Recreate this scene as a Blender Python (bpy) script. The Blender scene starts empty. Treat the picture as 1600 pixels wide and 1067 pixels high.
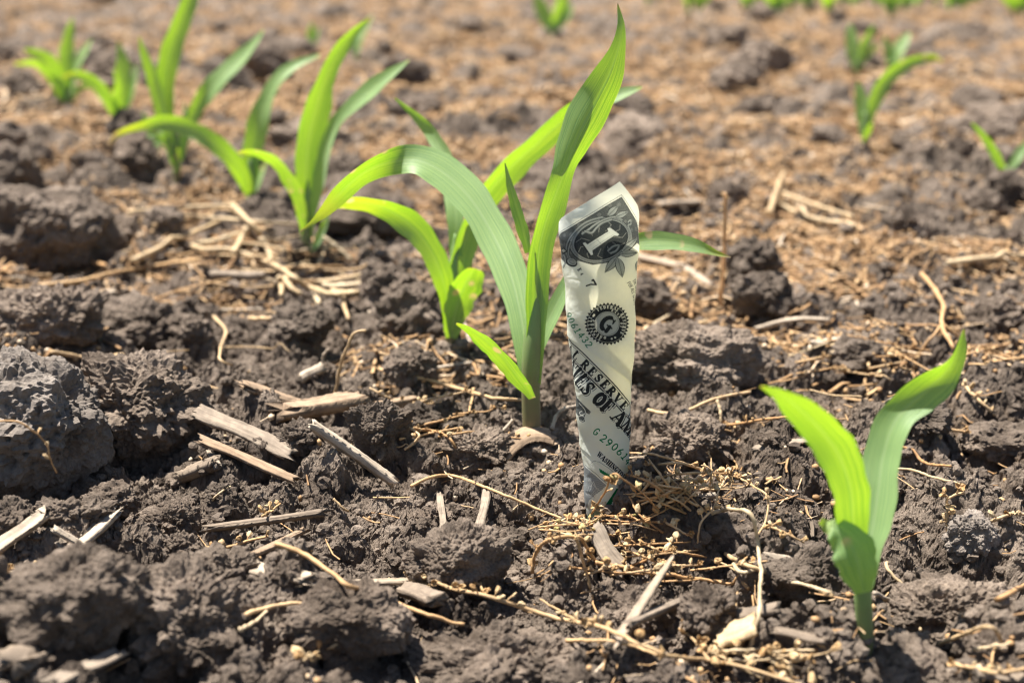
import bpy, math, random
import numpy as np
from mathutils import Vector, Matrix

SC = bpy.context.scene
COL = SC.collection
F32 = np.float32
QUAL = 1.0

# ------------------------------------------------------------------ camera
PITCH = math.radians(17.6)
CAM_H = 0.235
FPX = 2222.0                       # focal length in pixels of the 1600 px photograph
PW, PH = 1600.0, 1067.0
cam_d = bpy.data.cameras.new("camera")
cam_d.sensor_width = 36.0
cam_d.lens = 36.0 * FPX / PW
cam_d.clip_start = 0.01
cam_d.clip_end = 2000
cam = bpy.data.objects.new("camera", cam_d)
COL.objects.link(cam)
cam.location = (0, 0, CAM_H)
cam.rotation_euler = (math.radians(90) - PITCH, 0, 0)
SC.camera = cam
cam_d.dof.use_dof = True
cam_d.dof.focus_distance = 0.568
cam_d.dof.aperture_fstop = 8.2
cam_d.dof.aperture_blades = 7

# ------------------------------------------------------------------ light
SUN_EL = math.radians(70)
SUN_H = Vector((-0.82, 0.46, 0)).normalized()          # horizontally towards the sun: left and behind
SUN_V = Vector((SUN_H.x * math.cos(SUN_EL), SUN_H.y * math.cos(SUN_EL), math.sin(SUN_EL)))
world = bpy.data.worlds.new("World")
SC.world = world
world.use_nodes = True
wn = world.node_tree
sky = wn.nodes.new("ShaderNodeTexSky")
sky.sky_type = 'NISHITA'
sky.sun_disc = False
sky.sun_elevation = SUN_EL
sky.sun_rotation = math.atan2(SUN_H.x, SUN_H.y)
bg = wn.nodes["Background"]
wn.links.new(sky.outputs[0], bg.inputs[0])
bg.inputs[1].default_value = 0.05
sun_d = bpy.data.lights.new("sun", 'SUN')
sun_d.energy = 5.0
sun_d.angle = math.radians(0.53)
sun_d.color = (1.0, 0.955, 0.885)
sun_o = bpy.data.objects.new("sun", sun_d)
COL.objects.link(sun_o)
sun_o.rotation_euler = (-SUN_V).to_track_quat('-Z', 'Y').to_euler()
SC.view_settings.view_transform = 'Standard'
SC.view_settings.look = 'None'
SC.view_settings.exposure = 1.65
SC.view_settings.gamma = 1.0
SC.render.engine = 'CYCLES'
SC.cycles.use_denoising = True
SC.cycles.denoiser = 'OPENIMAGEDENOISE'
SC.cycles.denoising_input_passes = 'RGB_ALBEDO_NORMAL'
SC.cycles.denoising_prefilter = 'ACCURATE'
SC.cycles.filter_width = 1.15
SC.cycles.diffuse_bounces = 2
SC.cycles.max_bounces = 8
SC.cycles.transmission_bounces = 6

# ------------------------------------------------------------------ noise (numpy)
def _hash(ix, iy, iz, seed):
    h = (ix.astype(np.int64) * 374761393 + iy.astype(np.int64) * 668265263 + iz * 2147483647 + seed * 1274126177) & 0xFFFFFFFF
    h = ((h ^ (h >> 13)) * 1274126177) & 0xFFFFFFFF
    h = ((h ^ (h >> 16)) * 2246822519) & 0xFFFFFFFF
    return h ^ (h >> 15)

def _r01(h):
    return (h & 0xFFFFFF).astype(F32) / F32(0xFFFFFF)

def vn2(x, y, seed=0):
    """smooth value noise, -1..1"""
    ix = np.floor(x); iy = np.floor(y)
    fx = (x - ix).astype(F32); fy = (y - iy).astype(F32)
    ux = fx * fx * fx * (fx * (fx * 6 - 15) + 10); uy = fy * fy * fy * (fy * (fy * 6 - 15) + 10)
    ix = ix.astype(np.int64); iy = iy.astype(np.int64)
    z = np.int64(0)
    def g(dx, dy):
        a = _r01(_hash(ix + dx, iy + dy, z, seed)) * F32(6.2832)
        return np.cos(a) * (fx - dx) + np.sin(a) * (fy - dy)
    n0 = g(0, 0) + ux * (g(1, 0) - g(0, 0)); n1 = g(0, 1) + ux * (g(1, 1) - g(0, 1))
    return (n0 + uy * (n1 - n0)) * F32(1.4)

def vn3(x, y, z, seed=0):
    ix = np.floor(x); iy = np.floor(y); iz = np.floor(z)
    fx = x - ix; fy = y - iy; fz = z - iz
    ux = fx * fx * (3 - 2 * fx); uy = fy * fy * (3 - 2 * fy); uz = fz * fz * (3 - 2 * fz)
    ix = ix.astype(np.int64); iy = iy.astype(np.int64); iz = iz.astype(np.int64)
    def v(dx, dy, dz):
        return _r01(_hash(ix + dx, iy + dy, iz + dz, seed))
    def lx(dy, dz):
        a = v(0, dy, dz); return a + ux * (v(1, dy, dz) - a)
    a = lx(0, 0); a = a + uy * (lx(1, 0) - a)
    b = lx(0, 1); b = b + uy * (lx(1, 1) - b)
    return (a + uz * (b - a)) * 2 - 1

def caps2(x, y, cell, seed, rmin, rmax, prob, pw=0.5):
    """height of rounded lumps scattered on a jittered grid"""
    gx = x / cell; gy = y / cell
    ix = np.floor(gx).astype(np.int64); iy = np.floor(gy).astype(np.int64)
    out = np.zeros_like(gx, dtype=F32)
    z = np.int64(0)
    for dx in (-1, 0, 1):
        for dy in (-1, 0, 1):
            h = _hash(ix + dx, iy + dy, z, seed)
            cx = ix + dx + _r01(h); cy = iy + dy + _r01(h * 31 + 7 & 0xFFFFFFFF ^ (h >> 7))
            q = _r01((h * 2654435761 + 12345) & 0xFFFFFFFF)
            q = np.abs(np.sin(q * 91.7)).astype(F32)
            r = rmin + (rmax - rmin) * q
            on = ((h >> 9) % 1000) < prob * 1000
            ex = gx - cx; ey = gy - cy
            a = ((h >> 5) % 628) / 100.0
            ca = np.cos(a); sa = np.sin(a)
            e1 = ex * ca + ey * sa; e2 = (ey * ca - ex * sa) * (1.0 + 0.5 * q)
            d2 = e1 * e1 + e2 * e2
            c = r * np.power(np.maximum(0, 1 - d2 / (r * r)), pw) * on
            out = np.maximum(out, c.astype(F32))
    return out * F32(cell)

def caps3(p, cell, seed, rmin, rmax):
    g = p / cell
    i = np.floor(g).astype(np.int64)
    out = np.zeros(len(p), dtype=F32)
    for dx in (-1, 0, 1):
        for dy in (-1, 0, 1):
            for dz in (-1, 0, 1):
                h = _hash(i[:, 0] + dx, i[:, 1] + dy, i[:, 2] + dz, seed)
                c = np.stack([i[:, 0] + dx + _r01(h), i[:, 1] + dy + _r01(h >> 4), i[:, 2] + dz + _r01(h >> 8)], 1)
                r = rmin + (rmax - rmin) * _r01((h * 7919) & 0xFFFFFFFF)
                d2 = ((g - c) ** 2).sum(1)
                out = np.maximum(out, np.sqrt(np.maximum(0, r * r - d2)))
    return out * F32(cell)

# ------------------------------------------------------------------ soil relief
MOUNDS = []      # (x, y, radius_x, radius_y, height): broad swells of the tilled soil

def soil_chunk(x, y):
    wx = x + 0.007 * vn2(x * 38, y * 38, 11) + 0.0028 * vn2(x * 130, y * 130, 12) + 0.0009 * vn2(x * 420, y * 420, 22)
    wy = y + 0.007 * vn2(x * 38, y * 38, 13) + 0.0028 * vn2(x * 130, y * 130, 14) + 0.0009 * vn2(x * 420, y * 420, 24)
    h = 0.010 * vn2(x * 4.2, y * 4.2, 1) + 0.006 * vn2(x * 10, y * 10, 2)
    for (mx, my, rx, ry, mh) in MOUNDS:
        d = ((x - mx) / rx) ** 2 + ((y - my) / ry) ** 2
        h = h + mh * np.exp(-d * 1.6)
    big = caps2(wx, wy, 0.060, 3, 0.30, 0.58, 0.50, .75) * 0.66
    med = caps2(wx, wy, 0.027, 4, 0.25, 0.62, 0.70, .7) * 0.84
    sml = caps2(wx, wy, 0.0115, 5, 0.25, 0.62, 0.72, .6) * 0.82
    tin = caps2(wx, wy, 0.0050, 6, 0.25, 0.60, 0.78) * 0.75
    mic = caps2(wx + .0003 * vn2(x * 1100, y * 1100, 41), wy + .0003 * vn2(x * 1100, y * 1100, 42), 0.0026, 7, 0.25, 0.62, 0.75) * 0.7
    b = np.maximum(big, med) + 0.35 * np.minimum(big, med)
    h = h + b + sml * (0.75 + 0.35 * vn2(x * 25, y * 25, 8)) + tin * (0.8 + 0.5 * vn2(x * 45, y * 45, 9)) + mic * (0.8 + 0.6 * vn2(x * 60, y * 60, 43))
    rg = 0.5 + 0.5 * vn2(x * 30, y * 30, 10)
    h = h + rg * (0.0019 * vn2(wx * 330, wy * 330, 15) + 0.0015 * vn2(wx * 700, wy * 700, 16)) - 0.0016 * np.abs(vn2(wx * 170, wy * 170, 17))
    return h - 0.013

def drift(x, y):
    """where chaff has gathered in drifts"""
    return .85 * vn2(x * 3.2, y * 7.0, 31) + .55 * vn2(x * 9, y * 17, 32) + .35 * vn2(x * 34, y * 44, 33)

def soil(x, y):
    x = np.asarray(x, dtype=np.float64).ravel(); y = np.asarray(y, dtype=np.float64).ravel()
    out = np.empty(len(x), dtype=np.float64)
    n = 60000
    for i in range(0, len(x), n):
        out[i:i + n] = soil_chunk(x[i:i + n], y[i:i + n])
    return out

# ------------------------------------------------------------------ photograph pixel -> world
CP, SP = math.cos(PITCH), math.sin(PITCH)
def ray(px, py):
    a = (px - PW / 2) / FPX; b = (PH / 2 - py) / FPX
    return np.array([a, CP + b * SP, -SP + b * CP])

def at_y(px, py, Y):
    d = ray(px, py)
    return np.array([0, 0, CAM_H]) + d * (Y / d[1])

def flat(px, py, z=0.0):
    d = ray(px, py)
    return np.array([0, 0, CAM_H]) + d * ((z - CAM_H) / d[2])

def scale_at(Y, z=0.05):
    """metres per photograph pixel at distance Y"""
    return (Y * CP + (CAM_H - z) * SP) / FPX

def hit(px, py, lift=0.0):
    """first point of the pixel's ray on the soil raised by lift"""
    d = ray(px, py)
    t0 = (0.07 - CAM_H) / d[2]; t1 = (-0.04 - CAM_H) / d[2]
    t = np.linspace(t0, t1, 500)
    p = np.array([0, 0, CAM_H])[None] + d[None] * t[:, None]
    g = p[:, 2] - soil(p[:, 0], p[:, 1]) - lift
    k = np.argmax(g < 0)
    return p[k]

# ------------------------------------------------------------------ mesh helpers
def new_mesh(name, verts, faces, smooth=True, uv=None, attrs=None):
    """verts (n,3), faces (m,3|4) arrays"""
    verts = np.asarray(verts, dtype=F32); 
    if not isinstance(faces, list): faces = [faces]
    faces = [np.asarray(f, dtype=np.int32) for f in faces if len(f)]
    me = bpy.data.meshes.new(name)
    me.vertices.add(len(verts)); me.vertices.foreach_set("co", verts.ravel())
    loops = np.concatenate([f.ravel() for f in faces])
    starts = []; s = 0
    for f in faces:
        starts.append(s + np.arange(len(f), dtype=np.int32) * f.shape[1]); s += f.size
    starts = np.concatenate(starts)
    me.loops.add(len(loops)); me.loops.foreach_set("vertex_index", loops)
    me.polygons.add(len(starts)); me.polygons.foreach_set("loop_start", starts.astype(np.int32))
    me.polygons.foreach_set("use_smooth", np.full(len(starts), bool(smooth)))
    if uv is not None:
        l = me.uv_layers.new(name="UVMap")
        l.data.foreach_set("uv", np.asarray(uv, dtype=F32)[loops].ravel())
    for k, v in (attrs or {}).items():
        a = me.attributes.new(k, 'FLOAT', 'POINT'); a.data.foreach_set("value", np.asarray(v, dtype=F32))
    me.update(calc_edges=True)
    return me

def obj(name, me, mat=None, parent=None, loc=None):
    o = bpy.data.objects.new(name, me)
    COL.objects.link(o)
    if mat is not None and me is not None and not me.materials:
        me.materials.append(mat)
    if loc is not None: o.location = loc
    if parent is not None:
        o.parent = parent
    return o

def tag(o, label=None, cat=None, group=None, kind=None):
    if label: o["label"] = label
    if cat: o["category"] = cat
    if group: o["group"] = group
    if kind: o["kind"] = kind
    return o

def empty(name, loc, label, cat, group=None):
    o = bpy.data.objects.new(name, None)
    o.empty_display_size = 0.01
    COL.objects.link(o); o.location = loc
    return tag(o, label, cat, group)

def spline(pts, n):
    """Catmull-Rom through rows of pts (any columns)"""
    P = np.asarray(pts, dtype=np.float64)
    if len(P) == 2:
        t = np.linspace(0, 1, n)[:, None]
        return P[0] * (1 - t) + P[1] * t
    Q = np.vstack([2 * P[0] - P[1], P, 2 * P[-1] - P[-2]])
    seg = np.r_[0, np.cumsum(np.maximum(1e-9, np.linalg.norm(np.diff(P[:, :min(3, P.shape[1])], axis=0), axis=1)))]
    u = np.linspace(0, seg[-1], n)
    i = np.clip(np.searchsorted(seg, u, side='right') - 1, 0, len(P) - 2)
    t = ((u - seg[i]) / (seg[i + 1] - seg[i]))[:, None]
    a, b, c, d = Q[i], Q[i + 1], Q[i + 2], Q[i + 3]
    return 0.5 * (2 * b + (c - a) * t + (2 * a - 5 * b + 4 * c - d) * t ** 2 + (3 * b - a - 3 * c + d) * t ** 3)

def frames(C):
    T = np.gradient(C, axis=0); T /= np.maximum(1e-12, np.linalg.norm(T, axis=1))[:, None]
    ref = np.array([0.13, -0.31, 0.94])
    A = np.cross(T, ref); A /= np.maximum(1e-9, np.linalg.norm(A, axis=1))[:, None]
    B = np.cross(A, T)
    return T, A, B

def tube_arrays(C, R, k=7, ecc=1.0, seed=0, rough=0.0):
    C = np.asarray(C); n = len(C)
    R = np.broadcast_to(np.asarray(R, dtype=np.float64), (n,))
    T, A, B = frames(C)
    th = np.linspace(0, 2 * np.pi, k, endpoint=False)
    rr = R[:, None] * np.ones((1, k))
    if rough:
        rg = np.random.RandomState(seed)
        rr = rr * (1 + rough * rg.randn(n, 1) * 0.6 + rough * rg.randn(1, k) + 0.4 * rough * rg.randn(n, k))
    V = C[:, None, :] + rr[:, :, None] * (np.cos(th)[None, :, None] * A[:, None, :] + ecc * np.sin(th)[None, :, None] * B[:, None, :])
    V = V.reshape(-1, 3)
    i = np.arange(n - 1)[:, None] * k; j = np.arange(k)[None, :]; j2 = (j + 1) % k
    q = np.stack([i + j, i + j2, i + k + j2, i + k + j], -1).reshape(-1, 4)
    c0 = len(V); V = np.vstack([V, C[0], C[-1]])
    jj = np.arange(k); t0 = np.stack([np.full(k, c0), (jj + 1) % k, jj], 1)
    t1 = np.stack([np.full(k, c0 + 1), (n - 1) * k + jj, (n - 1) * k + (jj + 1) % k], 1)
    uu = np.repeat(np.linspace(0, 1, n), k); vv = np.tile(np.linspace(0, 1, k, endpoint=False), n)
    uv = np.vstack([np.stack([uu, vv], 1), [[0, 0], [1, 0]]])
    return V, [q, np.vstack([t0, t1])], uv

# ------------------------------------------------------------------ materials
def mat(name):
    m = bpy.data.materials.new(name); m.use_nodes = True
    nt = m.node_tree
    return m, nt, nt.nodes["Principled BSDF"], nt.nodes["Material Output"]

def N(nt, t, **kw):
    n = nt.nodes.new(t)
    for k, v in kw.items():
        if k.startswith("i_"):
            n.inputs[k[2:].replace("_", " ")].default_value = v
        else: setattr(n, k, v)
    return n

def ramp(nt, stops, src, mode='LINEAR'):
    r = nt.nodes.new("ShaderNodeValToRGB"); r.color_ramp.interpolation = mode
    e = r.color_ramp.elements
    while len(e) < len(stops): e.new(0.5)
    for i, (p, c) in enumerate(stops):
        e[i].position = p; e[i].color = c if len(c) == 4 else (*c, 1)
    nt.links.new(src, r.inputs[0]); return r

def noise(nt, vec, scale, detail=4, rough=0.55, dist=0.0):
    n = nt.nodes.new("ShaderNodeTexNoise")
    n.inputs["Scale"].default_value = scale; n.inputs["Detail"].default_value = detail
    n.inputs["Roughness"].default_value = rough; n.inputs["Distortion"].default_value = dist
    nt.links.new(vec, n.inputs["Vector"]); return n

def mixc(nt, fac, a, b, typ='MIX'):
    n = nt.nodes.new("ShaderNodeMix"); n.data_type = 'RGBA'; n.blend_type = typ
    for s, v in ((0, fac), (6, a), (7, b)):
        if hasattr(v, "is_output"): nt.links.new(v, n.inputs[s])
        elif s == 0: n.inputs[0].default_value = v
        else: n.inputs[s].default_value = v if len(v) == 4 else (*v, 1)
    return n.outputs[2]

def math_n(nt, op, a, b=None):
    n = nt.nodes.new("ShaderNodeMath"); n.operation = op
    for i, v in enumerate((a, b)):
        if v is None: continue
        if hasattr(v, "is_output"): nt.links.new(v, n.inputs[i])
        else: n.inputs[i].default_value = v
    return n.outputs[0]

def soil_material(name, dark, light, chaff=False):
    m, nt, b, out = mat(name)
    geo = N(nt, "ShaderNodeNewGeometry"); oi = N(nt, "ShaderNodeObjectInfo")
    tc = N(nt, "ShaderNodeTexCoord")
    vec = geo.outputs["Position"] if chaff else tc.outputs["Object"]
    if not chaff:
        mp = N(nt, "ShaderNodeVectorMath", operation='MULTIPLY_ADD')
        # object coordinates of unit clods: bring them to about metres
        mp.inputs[1].default_value = (0.02, 0.02, 0.02)
        nt.links.new(vec, mp.inputs[0]); nt.links.new(oi.outputs["Random"], mp.inputs[2]); vec = mp.outputs[0]
    n1 = noise(nt, vec, 45, 5, 0.6); n2 = noise(nt, vec, 480, 8, 0.72); n3 = noise(nt, vec, 1300, 6, 0.7)
    c = ramp(nt, [(0.32, dark), (0.66, light)], n1.outputs[0]).outputs[0]
    c2 = ramp(nt, [(0.30, (0.55, 0.54, 0.53)), (0.52, (1, 1, 1)), (0.75, (1.35, 1.32, 1.28))], n2.outputs[0]).outputs[0]
    c = mixc(nt, 0.8, c, c2, 'MULTIPLY')
    n0 = noise(nt, vec, 13, 3, 0.5)
    c = mixc(nt, 1.0, c, ramp(nt, [(0.35, (0.74, 0.73, 0.72)), (0.65, (1.2, 1.19, 1.18))], n0.outputs[0]).outputs[0], 'MULTIPLY')
    if not chaff:
        v = ramp(nt, [(0, (0.88, 0.88, 0.88)), (1, (1.12, 1.1, 1.08))], oi.outputs["Random"]).outputs[0]
        c = mixc(nt, 1.0, c, v, 'MULTIPLY')
    if chaff:
        at = N(nt, "ShaderNodeAttribute"); at.attribute_name = "chaff"; f = at.outputs["Fac"]
        nb = noise(nt, vec, 260, 3, 0.7)
        f2 = ramp(nt, [(0.38, (0, 0, 0)), (0.54, (1, 1, 1))], nb.outputs[0]).outputs[0]
        ff = math_n(nt, 'MULTIPLY', f, f2)
        cc = ramp(nt, [(0.3, (0.18, 0.10, 0.046)), (0.7, (0.37, 0.235, 0.12))], noise(nt, vec, 130, 3).outputs[0]).outputs[0]
        c = mixc(nt, ff, c, cc)
    nt.links.new(c, b.inputs["Base Color"])
    b.inputs["Roughness"].default_value = 0.95
    b.inputs["Specular IOR Level"].default_value = 0.15
    bm = N(nt, "ShaderNodeBump"); bm.inputs["Strength"].default_value = 0.8; bm.inputs["Distance"].default_value = 0.0034
    hsum = math_n(nt, 'ADD', n2.outputs[0], math_n(nt, 'MULTIPLY', n3.outputs[0], 0.5))
    nt.links.new(hsum, bm.inputs["Height"]); nt.links.new(bm.outputs[0], b.inputs["Normal"])
    return m

M_SOIL = soil_material("tilled_soil", (0.092, 0.070, 0.054), (0.260, 0.209, 0.165), chaff=True)
M_CLOD = soil_material("clod_soil", (0.090, 0.069, 0.053), (0.256, 0.205, 0.162))
M_CLOD_PALE = soil_material("pale_clod_soil", (0.21, 0.178, 0.15), (0.36, 0.312, 0.27))  # paler soil colours than the other clods

def leaf_material():
    m, nt, b, out = mat("corn_leaf")
    uv = N(nt, "ShaderNodeUVMap"); sep = N(nt, "ShaderNodeSeparateXYZ"); nt.links.new(uv.outputs[0], sep.inputs[0])
    oi = N(nt, "ShaderNodeObjectInfo")
    cmb = N(nt, "ShaderNodeCombineXYZ")
    nt.links.new(math_n(nt, 'MULTIPLY', sep.outputs[0], 2.0), cmb.inputs[0]); nt.links.new(math_n(nt, 'MULTIPLY', sep.outputs[1], 46.0), cmb.inputs[1])
    nt.links.new(math_n(nt, 'MULTIPLY', oi.outputs["Random"], 50.0), cmb.inputs[2])
    veins = noise(nt, cmb.outputs[0], 1.0, 3, 0.6)
    geo = N(nt, "ShaderNodeNewGeometry")
    blot = noise(nt, geo.outputs["Position"], 70, 3, 0.55)
    base = ramp(nt, [(0.34, (0.160, 0.280, 0.090)), (0.66, (0.245, 0.375, 0.145))], veins.outputs[0]).outputs[0]
    tr = ramp(nt, [(0.34, (0.17, 0.42, 0.004)), (0.66, (0.56, 0.80, 0.014))], veins.outputs[0]).outputs[0]
    base = mixc(nt, 0.35, base, ramp(nt, [(0.3, (0.75, 0.8, 0.8)), (0.7, (1.2, 1.15, 1.0))], blot.outputs[0]).outputs[0], 'MULTIPLY')
    # pale midrib
    rib = ramp(nt, [(0.0, (1, 1, 1)), (0.055, (0, 0, 0))], math_n(nt, 'ABSOLUTE', math_n(nt, 'SUBTRACT', sep.outputs[1], 0.5))).outputs[0]
    rib = math_n(nt, 'MULTIPLY', rib, 0.5)
    base = mixc(nt, rib, base, (0.33, 0.44, 0.20)); tr = mixc(nt, rib, tr, (0.40, 0.62, 0.06))
    # lesions and dried tip: attribute 'wear' 0..1
    at = N(nt, "ShaderNodeAttribute"); at.attribute_name = "wear"
    les = N(nt, "ShaderNodeTexVoronoi"); les.inputs["Scale"].default_value = 135; nt.links.new(geo.outputs["Position"], les.inputs["Vector"])
    spot = ramp(nt, [(0.22, (1, 1, 1)), (0.36, (0, 0, 0))], les.outputs["Distance"]).outputs[0]
    rnd = N(nt, "ShaderNodeSeparateColor"); nt.links.new(les.outputs["Color"], rnd.inputs[0])
    gate = ramp(nt, [(0.0, (0, 0, 0)), (0.04, (1, 1, 1))], math_n(nt, 'SUBTRACT', math_n(nt, 'MULTIPLY', at.outputs["Fac"], 1.0), rnd.outputs[0])).outputs[0]
    spot = math_n(nt, 'MULTIPLY', spot, gate)
    dry = ramp(nt, [(0.86, (0, 0, 0)), (0.97, (1, 1, 1))], math_n(nt, 'ADD', at.outputs["Fac"], math_n(nt, 'MULTIPLY', math_n(nt, 'SUBTRACT', blot.outputs[0], 0.5), 0.25))).outputs[0]
    yel = ramp(nt, [(0.45, (0, 0, 0)), (0.95, (0.75, 0.75, 0.75))], at.outputs["Fac"]).outputs[0]
    base = mixc(nt, yel, base, (0.42, 0.42, 0.04)); tr = mixc(nt, yel, tr, (0.62, 0.58, 0.02))
    base = mixc(nt, spot, base, (0.62, 0.50, 0.22)); tr = mixc(nt, spot, tr, (0.66, 0.5, 0.16))
    base = mixc(nt, dry, base, (0.52, 0.38, 0.20)); tr = mixc(nt, dry, tr, (0.45, 0.30, 0.12))
    nt.links.new(base, b.inputs["Base Color"])
    b.inputs["Roughness"].default_value = 0.5
    b.inputs["Specular IOR Level"].default_value = 0.75
    b.inputs["Sheen Weight"].default_value = 0.25; b.inputs["Sheen Roughness"].default_value = 0.5
    bm = N(nt, "ShaderNodeBump"); bm.inputs["Strength"].default_value = 0.6; bm.inputs["Distance"].default_value = 0.0004
    nt.links.new(veins.outputs[0], bm.inputs["Height"]); nt.links.new(bm.outputs[0], b.inputs["Normal"])
    t = N(nt, "ShaderNodeBsdfTranslucent"); nt.links.new(tr, t.inputs[0]); nt.links.new(bm.outputs[0], t.inputs["Normal"])
    mx = N(nt, "ShaderNodeMixShader"); mx.inputs[0].default_value = 0.42
    nt.links.new(b.outputs[0], mx.inputs[1]); nt.links.new(t.outputs[0], mx.inputs[2])
    nt.links.new(mx.outputs[0], out.inputs[0])
    return m
M_LEAF = leaf_material()

def stem_material():
    m, nt, b, out = mat("corn_stem")
    uv = N(nt, "ShaderNodeUVMap"); sep = N(nt, "ShaderNodeSeparateXYZ"); nt.links.new(uv.outputs[0], sep.inputs[0])
    geo = N(nt, "ShaderNodeNewGeometry")
    nz = noise(nt, geo.outputs["Position"], 120, 3)
    f = math_n(nt, 'ADD', sep.outputs[0], math_n(nt, 'MULTIPLY', math_n(nt, 'SUBTRACT', nz.outputs[0], 0.5), 0.35))
    spl = ramp(nt, [(0.52, (0, 0, 0)), (0.60, (1, 1, 1))], math_n(nt, 'SUBTRACT', noise(nt, geo.outputs['Position'], 420, 4, 0.7).outputs[0], math_n(nt, 'MULTIPLY', sep.outputs[0], 0.55))).outputs[0]
    c = ramp(nt, [(0.05, (0.17, 0.085, 0.06)), (0.40, (0.15, 0.155, 0.06)), (0.75, (0.16, 0.25, 0.075))], f).outputs[0]
    c = mixc(nt, spl, c, (0.16, 0.125, 0.10))
    nt.links.new(c, b.inputs["Base Color"]); b.inputs["Roughness"].default_value = 0.55
    b.inputs["Subsurface Weight"].default_value = 0.12
    b.inputs["Subsurface Radius"].default_value = (0.002, 0.003, 0.001); b.inputs["Subsurface Scale"].default_value = 1.0
    return m
M_STEM = stem_material()

def straw_material(name, stops, fibre=180.0, rough=0.7, transl=0.0, attr=False):
    m, nt, b, out = mat(name)
    oi = N(nt, "ShaderNodeObjectInfo"); geo = N(nt, "ShaderNodeNewGeometry")
    if attr:
        a = N(nt, "ShaderNodeAttribute"); a.attribute_name = "tone"; src = a.outputs["Fac"]
        nz = noise(nt, geo.outputs["Position"], 300, 2)
    else:
        src = oi.outputs["Random"]
        uv = N(nt, "ShaderNodeUVMap"); mp = N(nt, "ShaderNodeVectorMath", operation='MULTIPLY'); mp.inputs[1].default_value = (5.0, 22.0, 1.0)
        nt.links.new(uv.outputs[0], mp.inputs[0])
        ad = N(nt, "ShaderNodeVectorMath", operation='ADD'); nt.links.new(mp.outputs[0], ad.inputs[0]); nt.links.new(oi.outputs["Random"], ad.inputs[1])
        nz = noise(nt, ad.outputs[0], 1.0, 5, 0.65)
        n2 = noise(nt, geo.outputs["Position"], 160, 4, 0.6)
    c = ramp(nt, stops, src).outputs[0]
    c = mixc(nt, 0.75, c, ramp(nt, [(0.32, (0.42, 0.40, 0.38)), (0.5, (0.95, 0.95, 0.95)), (0.72, (1.3, 1.28, 1.22))], nz.outputs[0]).outputs[0], 'MULTIPLY')
    if not attr:
        c = mixc(nt, 0.5, c, ramp(nt, [(0.36, (0.5, 0.47, 0.45)), (0.58, (1.08, 1.05, 1.02))], n2.outputs[0]).outputs[0], 'MULTIPLY')
        bm = N(nt, "ShaderNodeBump"); bm.inputs["Strength"].default_value = 0.6; bm.inputs["Distance"].default_value = 0.0005
        nt.links.new(nz.outputs[0], bm.inputs["Height"]); nt.links.new(bm.outputs[0], b.inputs["Normal"])
    nt.links.new(c, b.inputs["Base Color"]); b.inputs["Roughness"].default_value = rough
    b.inputs["Specular IOR Level"].default_value = 0.3
    if transl:
        t = N(nt, "ShaderNodeBsdfTranslucent"); nt.links.new(c, t.inputs[0])
        mx = N(nt, "ShaderNodeMixShader"); mx.inputs[0].default_value = transl
        nt.links.new(b.outputs[0], mx.inputs[1]); nt.links.new(t.outputs[0], mx.inputs[2]); nt.links.new(mx.outputs[0], out.inputs[0])
    return m
M_WOOD = straw_material("weathered_wood", [(0.0, (0.165, 0.128, 0.095)), (0.5, (0.215, 0.170, 0.128)), (1.0, (0.27, 0.225, 0.175))], rough=0.85)
M_WOODPALE = straw_material("pale_dry_stalk", [(0.0, (0.30, 0.235, 0.17)), (1.0, (0.43, 0.36, 0.28))], rough=0.75)
M_WOODDARK = straw_material("dark_bark", [(0.0, (0.22, 0.155, 0.10)), (1.0, (0.30, 0.215, 0.145))], rough=0.9)
M_STRAW = straw_material("dry_straw", [(0.0, (0.50, 0.34, 0.18)), (0.5, (0.55, 0.41, 0.24)), (1.0, (0.62, 0.50, 0.33))], rough=0.55, transl=.12)
M_WEED = straw_material("dry_weed", [(0.0, (0.46, 0.26, 0.115)), (0.5, (0.57, 0.365, 0.18)), (1.0, (0.64, 0.46, 0.265))], rough=0.6, transl=.12)
M_BUD = straw_material("thin_stalk_painted_sunlit", [(0.0, (0.74, 0.50, 0.28)), (1.0, (0.80, 0.58, 0.34))], rough=0.6, transl=0.5)  # brighter copy of the straw: sunlight on the upright stalk put into its colour
M_POD = straw_material("seed_pod", [(0.0, (0.38, 0.215, 0.085)), (0.5, (0.52, 0.345, 0.165)), (1.0, (0.64, 0.49, 0.29))], rough=0.5, transl=.1)
M_POD_GREEN = straw_material("olive_seed_pod", [(0.0, (0.20, 0.17, 0.05)), (0.5, (0.36, 0.28, 0.11)), (1.0, (0.50, 0.38, 0.18))], rough=0.45)
M_LITTER = straw_material("chaff_litter", [(0.0, (0.18, 0.10, 0.046)), (0.45, (0.33, 0.195, 0.090)), (0.75, (0.44, 0.29, 0.148)), (1.0, (0.58, 0.49, 0.38))], attr=True)

# ------------------------------------------------------------------ ground sheet
for (px, py, rx, ry, h) in ((60, 560, .07, .05, .006), (1100, 590, .06, .05, .008), (800, 1040, .07, .04, .004),
                            (1480, 1000, .05, .04, .004), (560, 960, .05, .03, .003), (250, 470, .09, .06, .004)):
    c = flat(px, py); MOUNDS.append((c[0], c[1], rx, ry, h))

def pin(px, py, r=.020, dz=0.0):
    p = flat(px, py, 0.002); MOUNDS.append((p[0], p[1], r, r, 0.002 + dz - float(soil([p[0] + .006 * math.cos(k) for k in range(6)], [p[1] + .006 * math.sin(k) for k in range(6)]).mean())))
for b_ in ((830, 682), (705, 537), (479, 396), (393, 318), (277, 280), (243, 244), (186, 196), (107, 165), (1352, 1004), (1350, 228), (1572, 278)): pin(*b_)
pin(946, 800, .021, -.003)

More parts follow.
